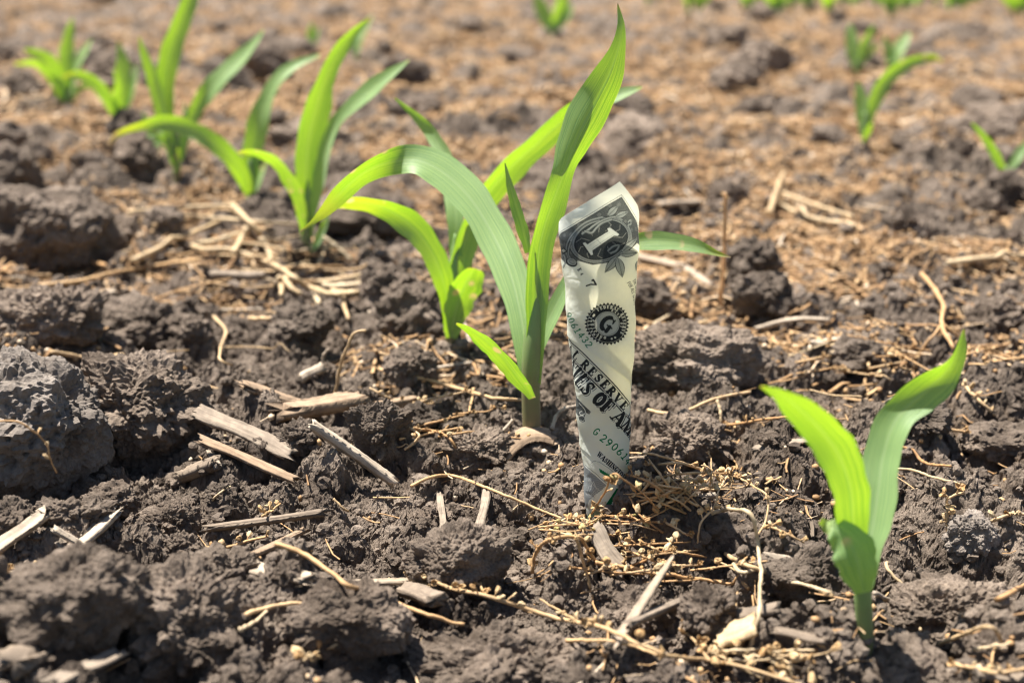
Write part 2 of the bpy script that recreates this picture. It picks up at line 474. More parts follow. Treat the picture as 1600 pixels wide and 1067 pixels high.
def build_ground():
    nr = int(1500 * QUAL); nc = int(1380 * QUAL)
    inv = np.linspace(1 / 0.34, 1 / 4.5, nr)
    ys = np.r_[np.linspace(0.16, 0.34, 50)[:-1], 1 / inv, np.geomspace(4.5, 600, 70)[1:]]
    side = np.geomspace(0.012, 6.0, 36)
    ts = np.r_[-(0.46 + side[::-1]), np.linspace(-0.46, 0.46, nc), 0.46 + side]
    T, Y = np.meshgrid(ts, ys)
    X = T * (Y + 0.03)
    Z = soil(X, Y).reshape(X.shape)
    x, y, z = X.ravel(), Y.ravel(), Z.ravel()
    near = y < 2.5                      # crumble the steep faces sideways
    dx = np.zeros_like(x); dy = np.zeros_like(x)
    q = (x[near], y[near], z[near])
    for fr, am, sd in ((210, .0016, 51), (560, .0009, 53), (1100, .0004, 55)):
        dx[near] += am * vn3(q[0] * fr, q[1] * fr, q[2] * fr, sd); dy[near] += am * vn3(q[0] * fr, q[1] * fr, q[2] * fr, sd + 1)
    gr = np.random.RandomState(9)       # grain of the soil
    z = z + np.clip(gr.randn(len(z)), -2, 2) * np.where(y < 1.2, .00028 * np.clip(y * 2, .8, 1.5), 0)
    V = np.stack([x + dx, y + dy, z], -1)
    R, Cn = X.shape
    i = np.arange(R - 1)[:, None] * Cn + np.arange(Cn - 1)[None]
    q = np.stack([i, i + 1, i + Cn + 1, i + Cn], -1).reshape(-1, 4)
    dd = drift(x, y) + .16 * np.clip((y - .8) / 1.2, -.6, 1) - (z + .004) * 22
    ch = np.clip((dd - .04) / .30, 0, 1) * np.clip((y - .55) / .35, 0, 1)
    me = new_mesh("ground", V, q, smooth=False, attrs={"chaff": ch})
    return tag(obj("ground", me, M_SOIL), kind="structure")
ground = build_ground()

# ------------------------------------------------------------------ leaves and seedlings
def leaf(parent, base, Y, pts, fold=0.22, ripple=0.05, n=64, name="leaf", seed=0, label=None):
    rows = []
    for p in pts:
        px, py, w, dy, tilt = p[:5]; wear = p[5] if len(p) > 5 else 0.0
        c = at_y(px, py, Y + dy / 1000.0)
        rows.append([c[0], c[1], c[2], w * (.86 if Y > .85 else 1.0) * scale_at(Y + dy / 1000.0, c[2]), tilt, wear])
    S = spline(rows, n)
    C = S[:, :3]; w = np.maximum(S[:, 3], 0.0004); a = np.radians(S[:, 4]); wear = np.clip(np.maximum(S[:, 5], np.clip((np.linspace(0, 1, n) - .95) / .05, 0, 1) * .97), 0, 1)
    w = w * (1 + .05 * np.sin(np.linspace(0, 23, n) + seed) + .03 * np.sin(np.linspace(0, 51, n) + 2 * seed))
    T = np.gradient(C, axis=0); T /= np.linalg.norm(T, axis=1)[:, None]
    P = np.stack([T[:, 2], np.zeros(n), -T[:, 0]], 1); P /= np.maximum(1e-6, np.linalg.norm(P, axis=1))[:, None]
    # keep the in-plane perpendicular from flipping
    Vv = np.array([0.0, 1.0, 0.0])
    W = np.cos(a)[:, None] * P + np.sin(a)[:, None] * Vv
    W -= T * (W * T).sum(1)[:, None]; W /= np.linalg.norm(W, axis=1)[:, None]
    Nn = np.cross(W, T); Nn /= np.linalg.norm(Nn, axis=1)[:, None]
    flip = np.sign(-(Nn * Vv).sum(1)); flip[flip == 0] = 1
    Nn *= flip[0] if abs(flip.mean()) > .99 else flip[:, None]
    s = np.linspace(-1, 1, 11)
    u = np.linspace(0, 1, n)
    rg = np.random.RandomState(seed + 5)
    ph = rg.rand(2) * 6.28
    rip = ripple * (np.sin(u[:, None] * 19 + ph[0]) * (s > 0) + np.sin(u[:, None] * 16 + ph[1]) * (s < 0)) * (np.abs(s)[None] ** 2)
    fo = (fold(u) if callable(fold) else np.full(n, fold))[:, None]
    V = (C[:, None] + W[:, None] * (s[None, :, None] * w[:, None, None] / 2)
         + Nn[:, None] * ((fo * np.abs(s)[None] ** 1.5 + rip) * w[:, None] / 2)[:, :, None])
    k = len(s)
    i = np.arange(n - 1)[:, None] * k + np.arange(k - 1)[None]
    q = np.stack([i, i + 1, i + k + 1, i + k], -1).reshape(-1, 4)
    uv = np.stack([np.repeat(u, k), np.tile((s + 1) / 2, n)], 1)
    me = new_mesh(name, V.reshape(-1, 3) - np.asarray(base), q, uv=uv, attrs={"wear": np.repeat(wear, k)})
    o = obj(name, me, M_LEAF, parent)
    if label: o["label"] = label
    return o

def stem(parent, base, Y, pts, name="stem", k=14):
    rows = []
    for (px, py, r, dy) in pts:
        c = at_y(px, py, Y + dy / 1000.0); rows.append([*c, r * scale_at(Y, c[2])])
    rows.insert(0, [rows[0][0], rows[0][1], rows[0][2] - 0.02, rows[0][3]])
    S = spline(rows, 26)
    V, f, uv = tube_arrays(S[:, :3], S[:, 3], k=k)
    o = obj(name, new_mesh(name, V - np.asarray(base), f, uv=uv), M_STEM, parent)
    return o

def seedling(label, base_px, leaves, stem_pts, group="corn seedlings in the tilled field", dist=None, fold=0.22):
    b = flat(*base_px, 0.002)
    if dist: b = at_y(base_px[0], base_px[1], dist)
    t = empty("corn_seedling", b, label, "corn seedling", group)
    if stem_pts: stem(t, b, b[1], stem_pts)
    for i, lf in enumerate(leaves):
        kw = {}
        if isinstance(lf, tuple): lf, kw = lf
        leaf(t, b, b[1], lf, seed=i + int(base_px[0]), **{"fold": fold, **kw})
    return t

# the tall seedling behind the banknote
seedling("tallest corn seedling, arching leaf on its left, long leaf rising above the banknote", (830, 682), [
    ([(829, 600, 28, -2, 0), (822, 550, 34, 4, 8), (813, 490, 44, 14, 16), (796, 425, 52, 27, 22), (769, 365, 57, 40, 28),
     (733, 308, 62, 51, 36), (690, 268, 62, 58, 44), (648, 250, 54, 60, 44), (605, 255, 42, 59, -10, .1), (566, 272, 42, 56, -40, .25),
     (532, 302, 36, 52, -42, .5), (509, 328, 24, 48, -35, .78), (490, 346, 9, 45, -10, .72), (470, 362, 3, 42, 0, .95)], {"fold": .12}),
    ([(831, 600, 26, 0, 10), (836, 520, 32, 1, 14), (838, 450, 38, 2, 22), (842, 395, 44, 3, 32), (852, 350, 52, 5, 36), (868, 305, 48, 7, 34),
      (884, 262, 38, 9, 24), (896, 230, 52, 10, 10), (912, 195, 64, 11, 6), (932, 158, 62, 13, 10), (952, 118, 48, 15, 16), (966, 78, 30, 17, 24),
      (971, 42, 15, 19, 28), (965, 6, 2, 21, 25)], {"fold": lambda u: np.interp(u, [0, .45, .53, .59, .76, .84, 1], [.3, .25, 0, -.36, -.36, -.12, -.1]), "ripple": 0.05}),
    [(826, 395, 12, 6, -30), (818, 360, 22, 6, -34), (806, 320, 21, 7, -36), (797, 288, 13, 8, -36), (789, 255, 2, 9, -36)],
    [(832, 622, 12, -12, -20, .3), (822, 606, 24, -13, -30), (805, 583, 38, -15, -40, .25), (783, 556, 42, -17, -42, .3), (758, 532, 37, -19, -42, .2), (735, 515, 22, -21, -40, .2), (713, 505, 4, -23, -30, .8)],
    [(830, 575, 16, 3, -10), (837, 548, 22, 5, -15), (849, 518, 26, 8, -20), (865, 485, 27, 12, -22), (884, 450, 25, 16, -24), (912, 412, 24, 21, -25), (948, 388, 26, 24, -26),
     (990, 379, 27, 26, -28, .55), (1040, 377, 29, 27, -30, .15), (1085, 384, 23, 28, -30, .3), (1120, 396, 8, 29, -25, .75), (1142, 402, 2, 29, -20, .96)],
], [(831, 684, 14, 0), (830, 640, 14.5, 0), (829, 590, 14.5, 0), (831, 540, 14.5, 1), (835, 480, 12, 4), (839, 430, 7, 6), (842, 395, .8, 8)])

# second of the row
seedling("corn seedling behind the tallest one, spotted drooping left leaf and short blunt front leaf", (705, 537), [
    ([(704, 505, 20, 0, 20), (698, 465, 28, -3, 30), (688, 425, 38, -8, 36), (672, 390, 42, -12, 40), (650, 360, 42, -16, 32, .1), (622, 337, 38, -20, 0, .15),
     (590, 322, 38, -24, -32, .6), (555, 316, 32, -28, -40, .72), (522, 320, 17, -32, -40, .65), (500, 326, 4, -35, -30, .9)], {"fold": .15}),
    [(712, 400, 20, 4, 10), (712, 335, 28, 10, -20), (706, 285, 32, 20, -30), (694, 242, 30, 31, -34), (672, 205, 25, 42, -36), (646, 178, 16, 50, -36), (616, 153, 3, 56, -34)],
    [(706, 495, 24, 2, 20), (712, 440, 34, 4, 30), (727, 380, 42, 7, 36), (755, 315, 48, 11, 36), (795, 265, 48, 15, 32), (845, 220, 45, 20, 30), (888, 183, 40, 25, 20),
     (930, 161, 28, 29, -15), (970, 147, 21, 33, -35), (1004, 136, 3, 36, -30)],
    [(705, 528, 18, -4, 0), (709, 500, 34, -6, 12), (716, 472, 48, -8, 22, .2), (727, 445, 54, -10, 28, .3), (736, 428, 46, -11, 30, .2), (741, 419, 24, -12, 30, .4)],
], [(705, 540, 9.5, 0), (704, 505, 10, 0), (706, 450, 10, 2), (709, 400, 6, 4), (711, 365, .8, 6)])

# third
seedling("corn seedling behind the pale straw, upright broad leaf and a bent pale right leaf", (479, 396), [
    [(479, 372, 14, 2, 10), (478, 330, 28, 3, 24), (478, 280, 44, 4, 32), (482, 222, 54, 6, 34), (494, 170, 52, 9, 34), (508, 125, 36, 12, 30), (527, 85, 28, 16, 25), (551, 53, 18, 20, 20), (578, 30, 4, 24, 10)],
    [(483, 372, 12, 0, -20), (491, 325, 22, -2, -36), (501, 275, 34, -4, -42), (512, 225, 32, -6, -40), (525, 192, 24, -7, -28), (548, 168, 30, -9, -36), (578, 143, 37, -11, -42), (608, 118, 26, -14, -42), (640, 94, 3, -17, -36)],
    [(476, 365, 12, -2, 0, .3), (468, 315, 24, -8, -10, .5), (452, 278, 32, -13, -30, .2), (430, 251, 30, -18, -40, .1), (400, 238, 20, -23, -40, .4), (372, 238, 5, -27, -30, .9)],
    [(484, 392, 8, -6, -30), (494, 382, 15, -9, -36), (505, 358, 16, -12, -36), (514, 335, 6, -15, -36)],
], [(479, 398, 7.5, 0), (478, 360, 8, 0), (480, 310, 6, 2), (481, 280, .8, 3)])

# fourth
seedling("blurred corn seedling with a long left leaf arching down to a dry tip", (393, 318), [
    [(391, 300, 14, 0, 10), (391, 262, 28, 2, 8), (400, 210, 40, 4, 0), (412, 168, 34, 7, -20), (430, 130, 26, 10, -30), (458, 104, 22, 14, -34), (500, 86, 6, 18, -30)],
    [(392, 312, 14, -2, -10), (380, 275, 28, -8, 0), (360, 246, 32, -14, 20), (328, 220, 34, -22, 40), (292, 201, 34, -30, 40), (255, 192, 28, -38, 10, .3), (216, 198, 17, -46, -20, .7), (186, 209, 12, -52, -20, .92), (170, 226, 6, -56, -10, 1.0)],
    [(395, 305, 10, 3, -20), (402, 285, 18, 6, -30), (412, 262, 10, 10, -30, .6), (418, 248, 3, 12, -30, .9)],
    [(394, 300, 10, 1, 10), (399, 262, 15, 3, 20), (397, 225, 12, 6, 25), (390, 200, 3, 9, 25)],
], [(393, 320, 6.5, 0), (391, 280, 6.5, 0), (391, 250, 4, 1)])

# fifth
seedling("blurred corn seedling with three tall spreading leaves, the middle one leaving the picture", (277, 280), [
    [(274, 250, 12, 0, -20), (262, 205, 26, -3, -35), (250, 160, 36, -6, -38), (240, 120, 34, -9, -38), (228, 88, 24, -12, -38), (218, 58, 4, -15, -35)],
    [(272, 255, 12, 3, 12), (262, 200, 24, 5, 15), (257, 140, 34, 8, 15), (267, 82, 36, 11, 15), (285, 32, 32, 15, 12), (302, -12, 22, 19, 10), (312, -45, 4, 23, 10)],
    [(281, 250, 12, 0, 0), (292, 205, 22, 3, 5), (312, 162, 28, 7, 0), (342, 125, 36, 11, -30), (375, 93, 32, 16, -36), (402, 62, 14, 20, -36), (412, 47, 3, 22, -36)],
    [(276, 268, 10, -3, 0), (278, 250, 12, -6, 0, .4), (279, 232, 6, -9, 0, .6)],
    [(276, 262, 9, 2, -30), (284, 222, 15, 5, -36), (290, 185, 13, 8, -36), (288, 160, 3, 11, -36)],
    [(275, 260, 9, -2, 20), (264, 230, 14, -5, 25), (246, 214, 11, -9, 30), (228, 212, 3, -12, 30)],
], [(277, 284, 6, 0), (276, 240, 6, 0), (273, 195, 4, 1)])

seedling("small blurred corn seedling in front of the fifth in the row, with short leaves", (243, 244), [
    [(243, 240, 10, 0, 10), (238, 215, 16, 2, 10), (230, 190, 12, 5, 10), (222, 175, 3, 7, 10)],
    [(245, 240, 10, 0, -30), (250, 215, 15, 3, -30), (252, 195, 10, 6, -30), (250, 180, 3, 8, -30)],
], [(243, 246, 5, 0), (243, 225, 4, 0)])

seedling("far blurred corn seedling with a thin leaf bowing left beside the three-leaved one", (186, 196), [
    [(185, 190, 12, 0, 0), (172, 160, 22, -6, 5), (150, 132, 22, -13, 20), (122, 117, 16, -20, 0, .5), (97, 121, 4, -26, -10, .9)],
    [(189, 190, 14, 2, 15), (194, 145, 26, 5, 18), (192, 100, 24, 9, 18), (185, 66, 4, 13, 15)],
    [(191, 185, 10, 4, -20), (204, 150, 16, 8, -30), (212, 115, 12, 12, -30), (213, 100, 3, 15, -30)],
    [(187, 188, 9, -2, 25), (181, 160, 14, -5, 30), (184, 130, 12, -8, 30), (178, 108, 3, -11, 30)],
    [(190, 192, 8, 2, -25), (205, 178, 11, 5, -30), (220, 184, 3, 8, -25, .6)],
], [(186, 198, 5, 0), (187, 175, 4, 0)])

seedling("farthest left corn seedling of the row, leaves fanning left and upward, out of focus", (107, 165), [
    [(103, 155, 14, 0, 0), (92, 120, 26, -6, 5), (70, 92, 26, -13, 15), (38, 78, 6, -20, 10, .7)],
    [(98, 158, 12, 2, -25), (80, 120, 22, -2, -35), (55, 99, 16, -8, -35), (22, 101, 4, -14, -25, .9)],
    [(106, 140, 14, 3, 12), (104, 90, 26, 7, 15), (109, 50, 16, 11, 15), (114, 28, 3, 14, 15)],
    [(110, 150, 12, 4, -25), (120, 105, 22, 9, -35), (134, 78, 16, 14, -35), (144, 62, 3, 18, -35)],
    [(105, 158, 9, 1, 20), (98, 130, 14, -2, 30), (86, 112, 11, -5, 30), (74, 112, 3, -8, 25)],
    [(109, 160, 8, 3, 5), (122, 140, 12, 6, 10), (138, 134, 9, 9, 5), (150, 142, 3, 12, 0, .6)],
], [(107, 167, 5.5, 0), (106, 140, 4.5, 0)])

# front right
seedling("short corn seedling in the right foreground with two broad leaves in a V", (1352, 1004), [
    ([(1348, 915, 26, 2, 8), (1339, 860, 46, 1, 22), (1333, 812, 63, -3, 28), (1328, 762, 68, -9, 26), (1311, 712, 64, -16, 14), (1281, 670, 61, -22, -8), (1248, 638, 49, -27, -22), (1219, 616, 27, -31, -28, .15), (1188, 603, 4, -34, -28, .5)], {"fold": .06}),
    ([(1352, 915, 24, 6, -10), (1358, 860, 40, 10, -22), (1366, 810, 55, 15, -28), (1373, 760, 62, 20, -30), (1380, 712, 56, 25, -34), (1400, 656, 54, 29, -38), (1440, 615, 58, 31, -10), (1474, 586, 56, 33, 24), (1495, 556, 38, 35, 32), (1506, 513, 3, 37, 30)], {"fold": 0.3}),
    ([(1350, 926, 28, -11, 0), (1343, 890, 62, -12, 6), (1333, 858, 68, -11, 8), (1317, 837, 52, -9, 15, .1), (1302, 826, 34, -8, 35, .5), (1291, 821, 20, -6, 40, .6), (1282, 812, 9, -7, 30, .5)], {"fold": -0.12}),
], [(1352, 1008, 12.5, 0), (1350, 960, 13.5, 0), (1348, 915, 13, 0), (1351, 870, 9, 2)])

# behind on the right
seedling("blurred corn seedling alone on the right, thin leaf reaching right to a yellow tip", (1350, 228), [
    [(1350, 215, 12, 0, -25), (1349, 180, 26, 2, -36), (1345, 148, 22, 5, -36), (1340, 128, 4, 8, -36)],
    [(1353, 215, 10, 3, 10), (1361, 172, 24, 7, 12), (1383, 127, 28, 12, 8), (1418, 100, 22, 18, 0, .3), (1455, 91, 14, 24, -10, .7), (1473, 96, 4, 28, -10, .85)],
    [(1350, 222, 8, -3, 10), (1356, 205, 12, -6, 10, .3), (1362, 192, 4, -9, 10, .4)],
], [(1350, 232, 6, 0), (1351, 200, 5, 0), (1352, 175, 3, 1)])
seedling("small blurred corn seedling with an upright pale leaf, above and left of the yellow-tipped one", (1339, 112), [
    [(1336, 105, 12, 0, -30), (1333, 75, 26, 3, -36), (1330, 50, 18, 7, -36), (1328, 38, 4, 10, -36)],
    [(1343, 105, 10, 2, 10), (1348, 78, 18, 6, 12), (1360, 52, 14, 11, 12), (1366, 40, 3, 14, 12)],
    [(1344, 100, 8, 2, 0, .5), (1358, 82, 14, 6, 0, .5), (1372, 72, 6, 10, 0, .7)],
], [(1339, 114, 4.5, 0), (1340, 95, 4, 0)])
seedling("small blurred corn seedling with one leaf curling right, over the yellow-tipped one", (1393, 112), [
    [(1391, 105, 12, 0, 10), (1389, 85, 18, 3, 10), (1384, 66, 12, 6, 10), (1381, 58, 3, 8, 10)],
    [(1396, 105, 12, 2, -30), (1402, 82, 26, 6, -36), (1414, 62, 18, 11, -36), (1422, 52, 4, 14, -36)],
], [(1393, 114, 4.5, 0), (1394, 95, 4, 0)])
seedling("blurred corn seedling at the right edge of the picture with a thin leaf leaning left", (1572, 278), [
    [(1568, 270, 12, 0, 5), (1556, 245, 17, -3, 8), (1538, 216, 13, -8, 5), (1518, 192, 3, -13, 0)],
    [(1575, 268, 12, 3, -15), (1588, 247, 19, 7, -20), (1602, 228, 16, 12, -20), (1618, 210, 3, 17, -20)],
], [(1572, 280, 5.5, 0), (1571, 262, 5, 0)])
seedling("lone blurred bright seedling at the top edge above the tall leaf's tip", (864, 52), [
    [(862, 48, 14, 0, 12), (852, 28, 26, 3, 15), (843, 8, 22, 6, 12), (838, -12, 4, 9, 10)],
    [(866, 48, 14, 2, 12), (872, 22, 28, 6, 34), (878, -4, 24, 10, 34), (880, -25, 4, 13, 30)],
    [(868, 48, 10, 0, -20), (884, 26, 20, 3, -30), (892, 8, 10, 6, -30)],
], [(864, 54, 4.5, 0), (865, 36, 4, 0)])
seedling("tiny blurred seedling with one upright leaf left of the third seedling's tall tip", (486, 74), [
    [(486, 70, 10, 0, 10), (487, 54, 17, 3, 12), (488, 36, 4, 6, 12)],
    [(488, 70, 8, 2, -20), (494, 56, 10, 5, -25), (498, 44, 3, 8, -25)],
], [(486, 75, 3.5, 0), (486, 64, 3, 0)])
seedling("tiny blurred seedling with a pale leaf hidden by the third seedling's tall tip", (557, 90), [
    [(557, 85, 12, 0, -30), (561, 62, 20, 4, -36), (572, 40, 14, 8, -36), (582, 25, 3, 11, -36)],
    [(556, 84, 8, 2, 10), (550, 66, 12, 5, 10), (546, 52, 3, 8, 10)],
], [(557, 92, 3.5, 0), (558, 78, 3, 0)])

# the far row along the top edge: three shapes, copied
def far_proto(k):
    rg = np.random.RandomState(40 + k)
    bx, by = (1215, 1262, 1392)[k], (20, 10, 24)[k]
    lv = []
    for j in range(4):
        s = (-1, 1, -0.3, 0.55)[j] * rg.uniform(.7, 1.2); L = rg.uniform(40, 62)
        lv.append([(bx + s * 2, by - 5, 10, 0, 10), (bx + s * 9, by - L * .45, 20, s * 6, 36 if j % 2 else -30), (bx + s * 22, by - L * .8, 20, s * 12, 34 if j % 2 else -36), (bx + s * 38, by - L * .9, 4, s * 18, 8)])
    return lv, (bx, by)
protos = []
def add_copy(src, loc, rz, sc):
    r = src.copy(); COL.objects.link(r); r.location = loc; r.rotation_euler = (0, 0, rz); r.scale = (sc, sc, sc)
    for ch in list(src.children):
        c = ch.copy(); COL.objects.link(c); c.parent = r
    return r
FAR_LABEL = "blurred green corn seedling standing in the far row along the top edge"
for k in range(3):
    lv, b = far_proto(k)
    protos.append(seedling(FAR_LABEL, b, lv, [(b[0], b[1] + 1, 4, 0), (b[0], b[1] - 14, 3, 0)], group="far row of corn seedlings"))
rg = np.random.RandomState(3)
xs = [1160, 1236, 1310, 1335, 1415, 1485, 1520, 1585, 1012, 1030, 1076, 1092, 1172, 1190, 1250, 1296, 1318, 1346, 1375, 1432, 1462, 1500, 1540, 1570, 1598, 1660]
for i, x in enumerate(xs):
    b = flat(x, (8 if i < 14 else 8) + 0.014 * (x - 1000) + rg.uniform(-16, 12), 0.0)
    add_copy(protos[i % 3], b, rg.uniform(-3, 3), rg.uniform(.6, 1.15))
# ------------------------------------------------------------------ the rolled banknote
BV = np.array([240, 285, 340, 450, 560, 680, 785, 880.])
BR = np.array([60, 59, 58, 52.5, 46.5, 38.8, 36, 34.5])
BX = np.array([932.5, 933, 934, 936.5, 938.8, 943, 947, 949.])
U0, S_ = 215.0, 4
CVW, CVH, V0 = int(2 * U0 * S_), 560 * S_, 280.0
def bill_r(v): return np.interp(v, BV, BR)
def bill_x(v): return np.interp(v, BV, BX)

def to_canvas(P):
    P = np.asarray(P, dtype=float).reshape(-1, 2)
    r = bill_r(P[:, 1]); q = (P[:, 0] - bill_x(P[:, 1])) / r
    qc = np.clip(q, -0.93, 0.93)
    u = r * (np.arcsin(qc) + (q - qc) / math.sqrt(1 - 0.93 ** 2) * 0.55)
    return np.stack([(u + U0) * S_, (P[:, 1] - V0) * S_], 1)

PAPER = np.array([238, 241, 231.]) / 255
INK = np.array([44, 49, 52.]) / 255
INK2 = np.array([96, 104, 104.]) / 255
GREEN = np.array([10, 118, 68.]) / 255
img = np.ones((CVH, CVW, 3), dtype=F32) * PAPER.astype(F32)
YY, XX = np.mgrid[0:CVH, 0:CVW].astype(F32)
img *= (1 + 0.012 * vn2(XX / 31, YY / 31, 5) + 0.010 * vn2(XX / 7, YY / 5, 6))[:, :, None]

def dens(P, closed=False, step=2.0):
    P = [np.asarray(p, dtype=float) for p in P]
    if closed: P = P + [P[0]]
    out = []
    for a, b in zip(P[:-1], P[1:]):
        n = max(1, int(np.linalg.norm(b - a) / step))
        for i in range(n): out.append(a + (b - a) * i / n)
    out.append(P[-1])
    return np.array(out)

def bbox(P, pad):
    x0 = max(0, int(P[:, 0].min() - pad)); x1 = min(CVW, int(P[:, 0].max() + pad) + 2)
    y0 = max(0, int(P[:, 1].min() - pad)); y1 = min(CVH, int(P[:, 1].max() + pad) + 2)
    return x0, x1, y0, y1

def put(x0, x1, y0, y1, a, col):
    if x1 <= x0 or y1 <= y0: return
    s = img[y0:y1, x0:x1]
    s += a[:, :, None] * (np.asarray(col, dtype=F32) - s)

def poly_mask(Q):
    x0, x1, y0, y1 = bbox(Q, 1)
    if x1 <= x0 or y1 <= y0: return None
    X = XX[y0:y1, x0:x1]; Y = YY[y0:y1, x0:x1]
    m = np.zeros(X.shape, bool)
    for (ax, ay), (bx, by) in zip(Q, np.roll(Q, -1, 0)):
        if ay == by: continue
        c = ((ay > Y) != (by > Y)) & (X < (bx - ax) * (Y - ay) / (by - ay) + ax)
        m ^= c
    return x0, x1, y0, y1, m

def fill(P, col, alpha=1.0, pattern=None):
    r = poly_mask(to_canvas(dens(P, True, 3)))
    if r is None: return
    x0, x1, y0, y1, m = r
    a = m.astype(F32) * alpha
    if pattern is not None: a = a * pattern(XX[y0:y1, x0:x1], YY[y0:y1, x0:x1])
    put(x0, x1, y0, y1, a, col)

def stroke_c(Q, w, col, alpha=1.0):
    """polyline in canvas pixels, w full width in canvas pixels"""
    x0, x1, y0, y1 = bbox(Q, w)
    if x1 <= x0 or y1 <= y0: return
    X = XX[y0:y1, x0:x1]; Y = YY[y0:y1, x0:x1]
    d = np.full(X.shape, 1e9, F32)
    for (ax, ay), (bx, by) in zip(Q[:-1], Q[1:]):
        vx, vy = bx - ax, by - ay; L = vx * vx + vy * vy + 1e-9
        t = np.clip(((X - ax) * vx + (Y - ay) * vy) / L, 0, 1)
        d = np.minimum(d, (X - ax - t * vx) ** 2 + (Y - ay - t * vy) ** 2)
    a = np.clip(w / 2 + 0.5 - np.sqrt(d), 0, 1) * alpha
    put(x0, x1, y0, y1, a, col)

def stroke(P, w, col=INK, alpha=1.0, step=2.5):
    stroke_c(to_canvas(dens(P, False, step)), w * S_, col, alpha)

def arc(cx, cy, rx, ry, a0, a1, n=14):
    t = np.radians(np.linspace(a0, a1, n))
    return [(cx + rx * math.cos(a), cy + ry * math.sin(a)) for a in t]

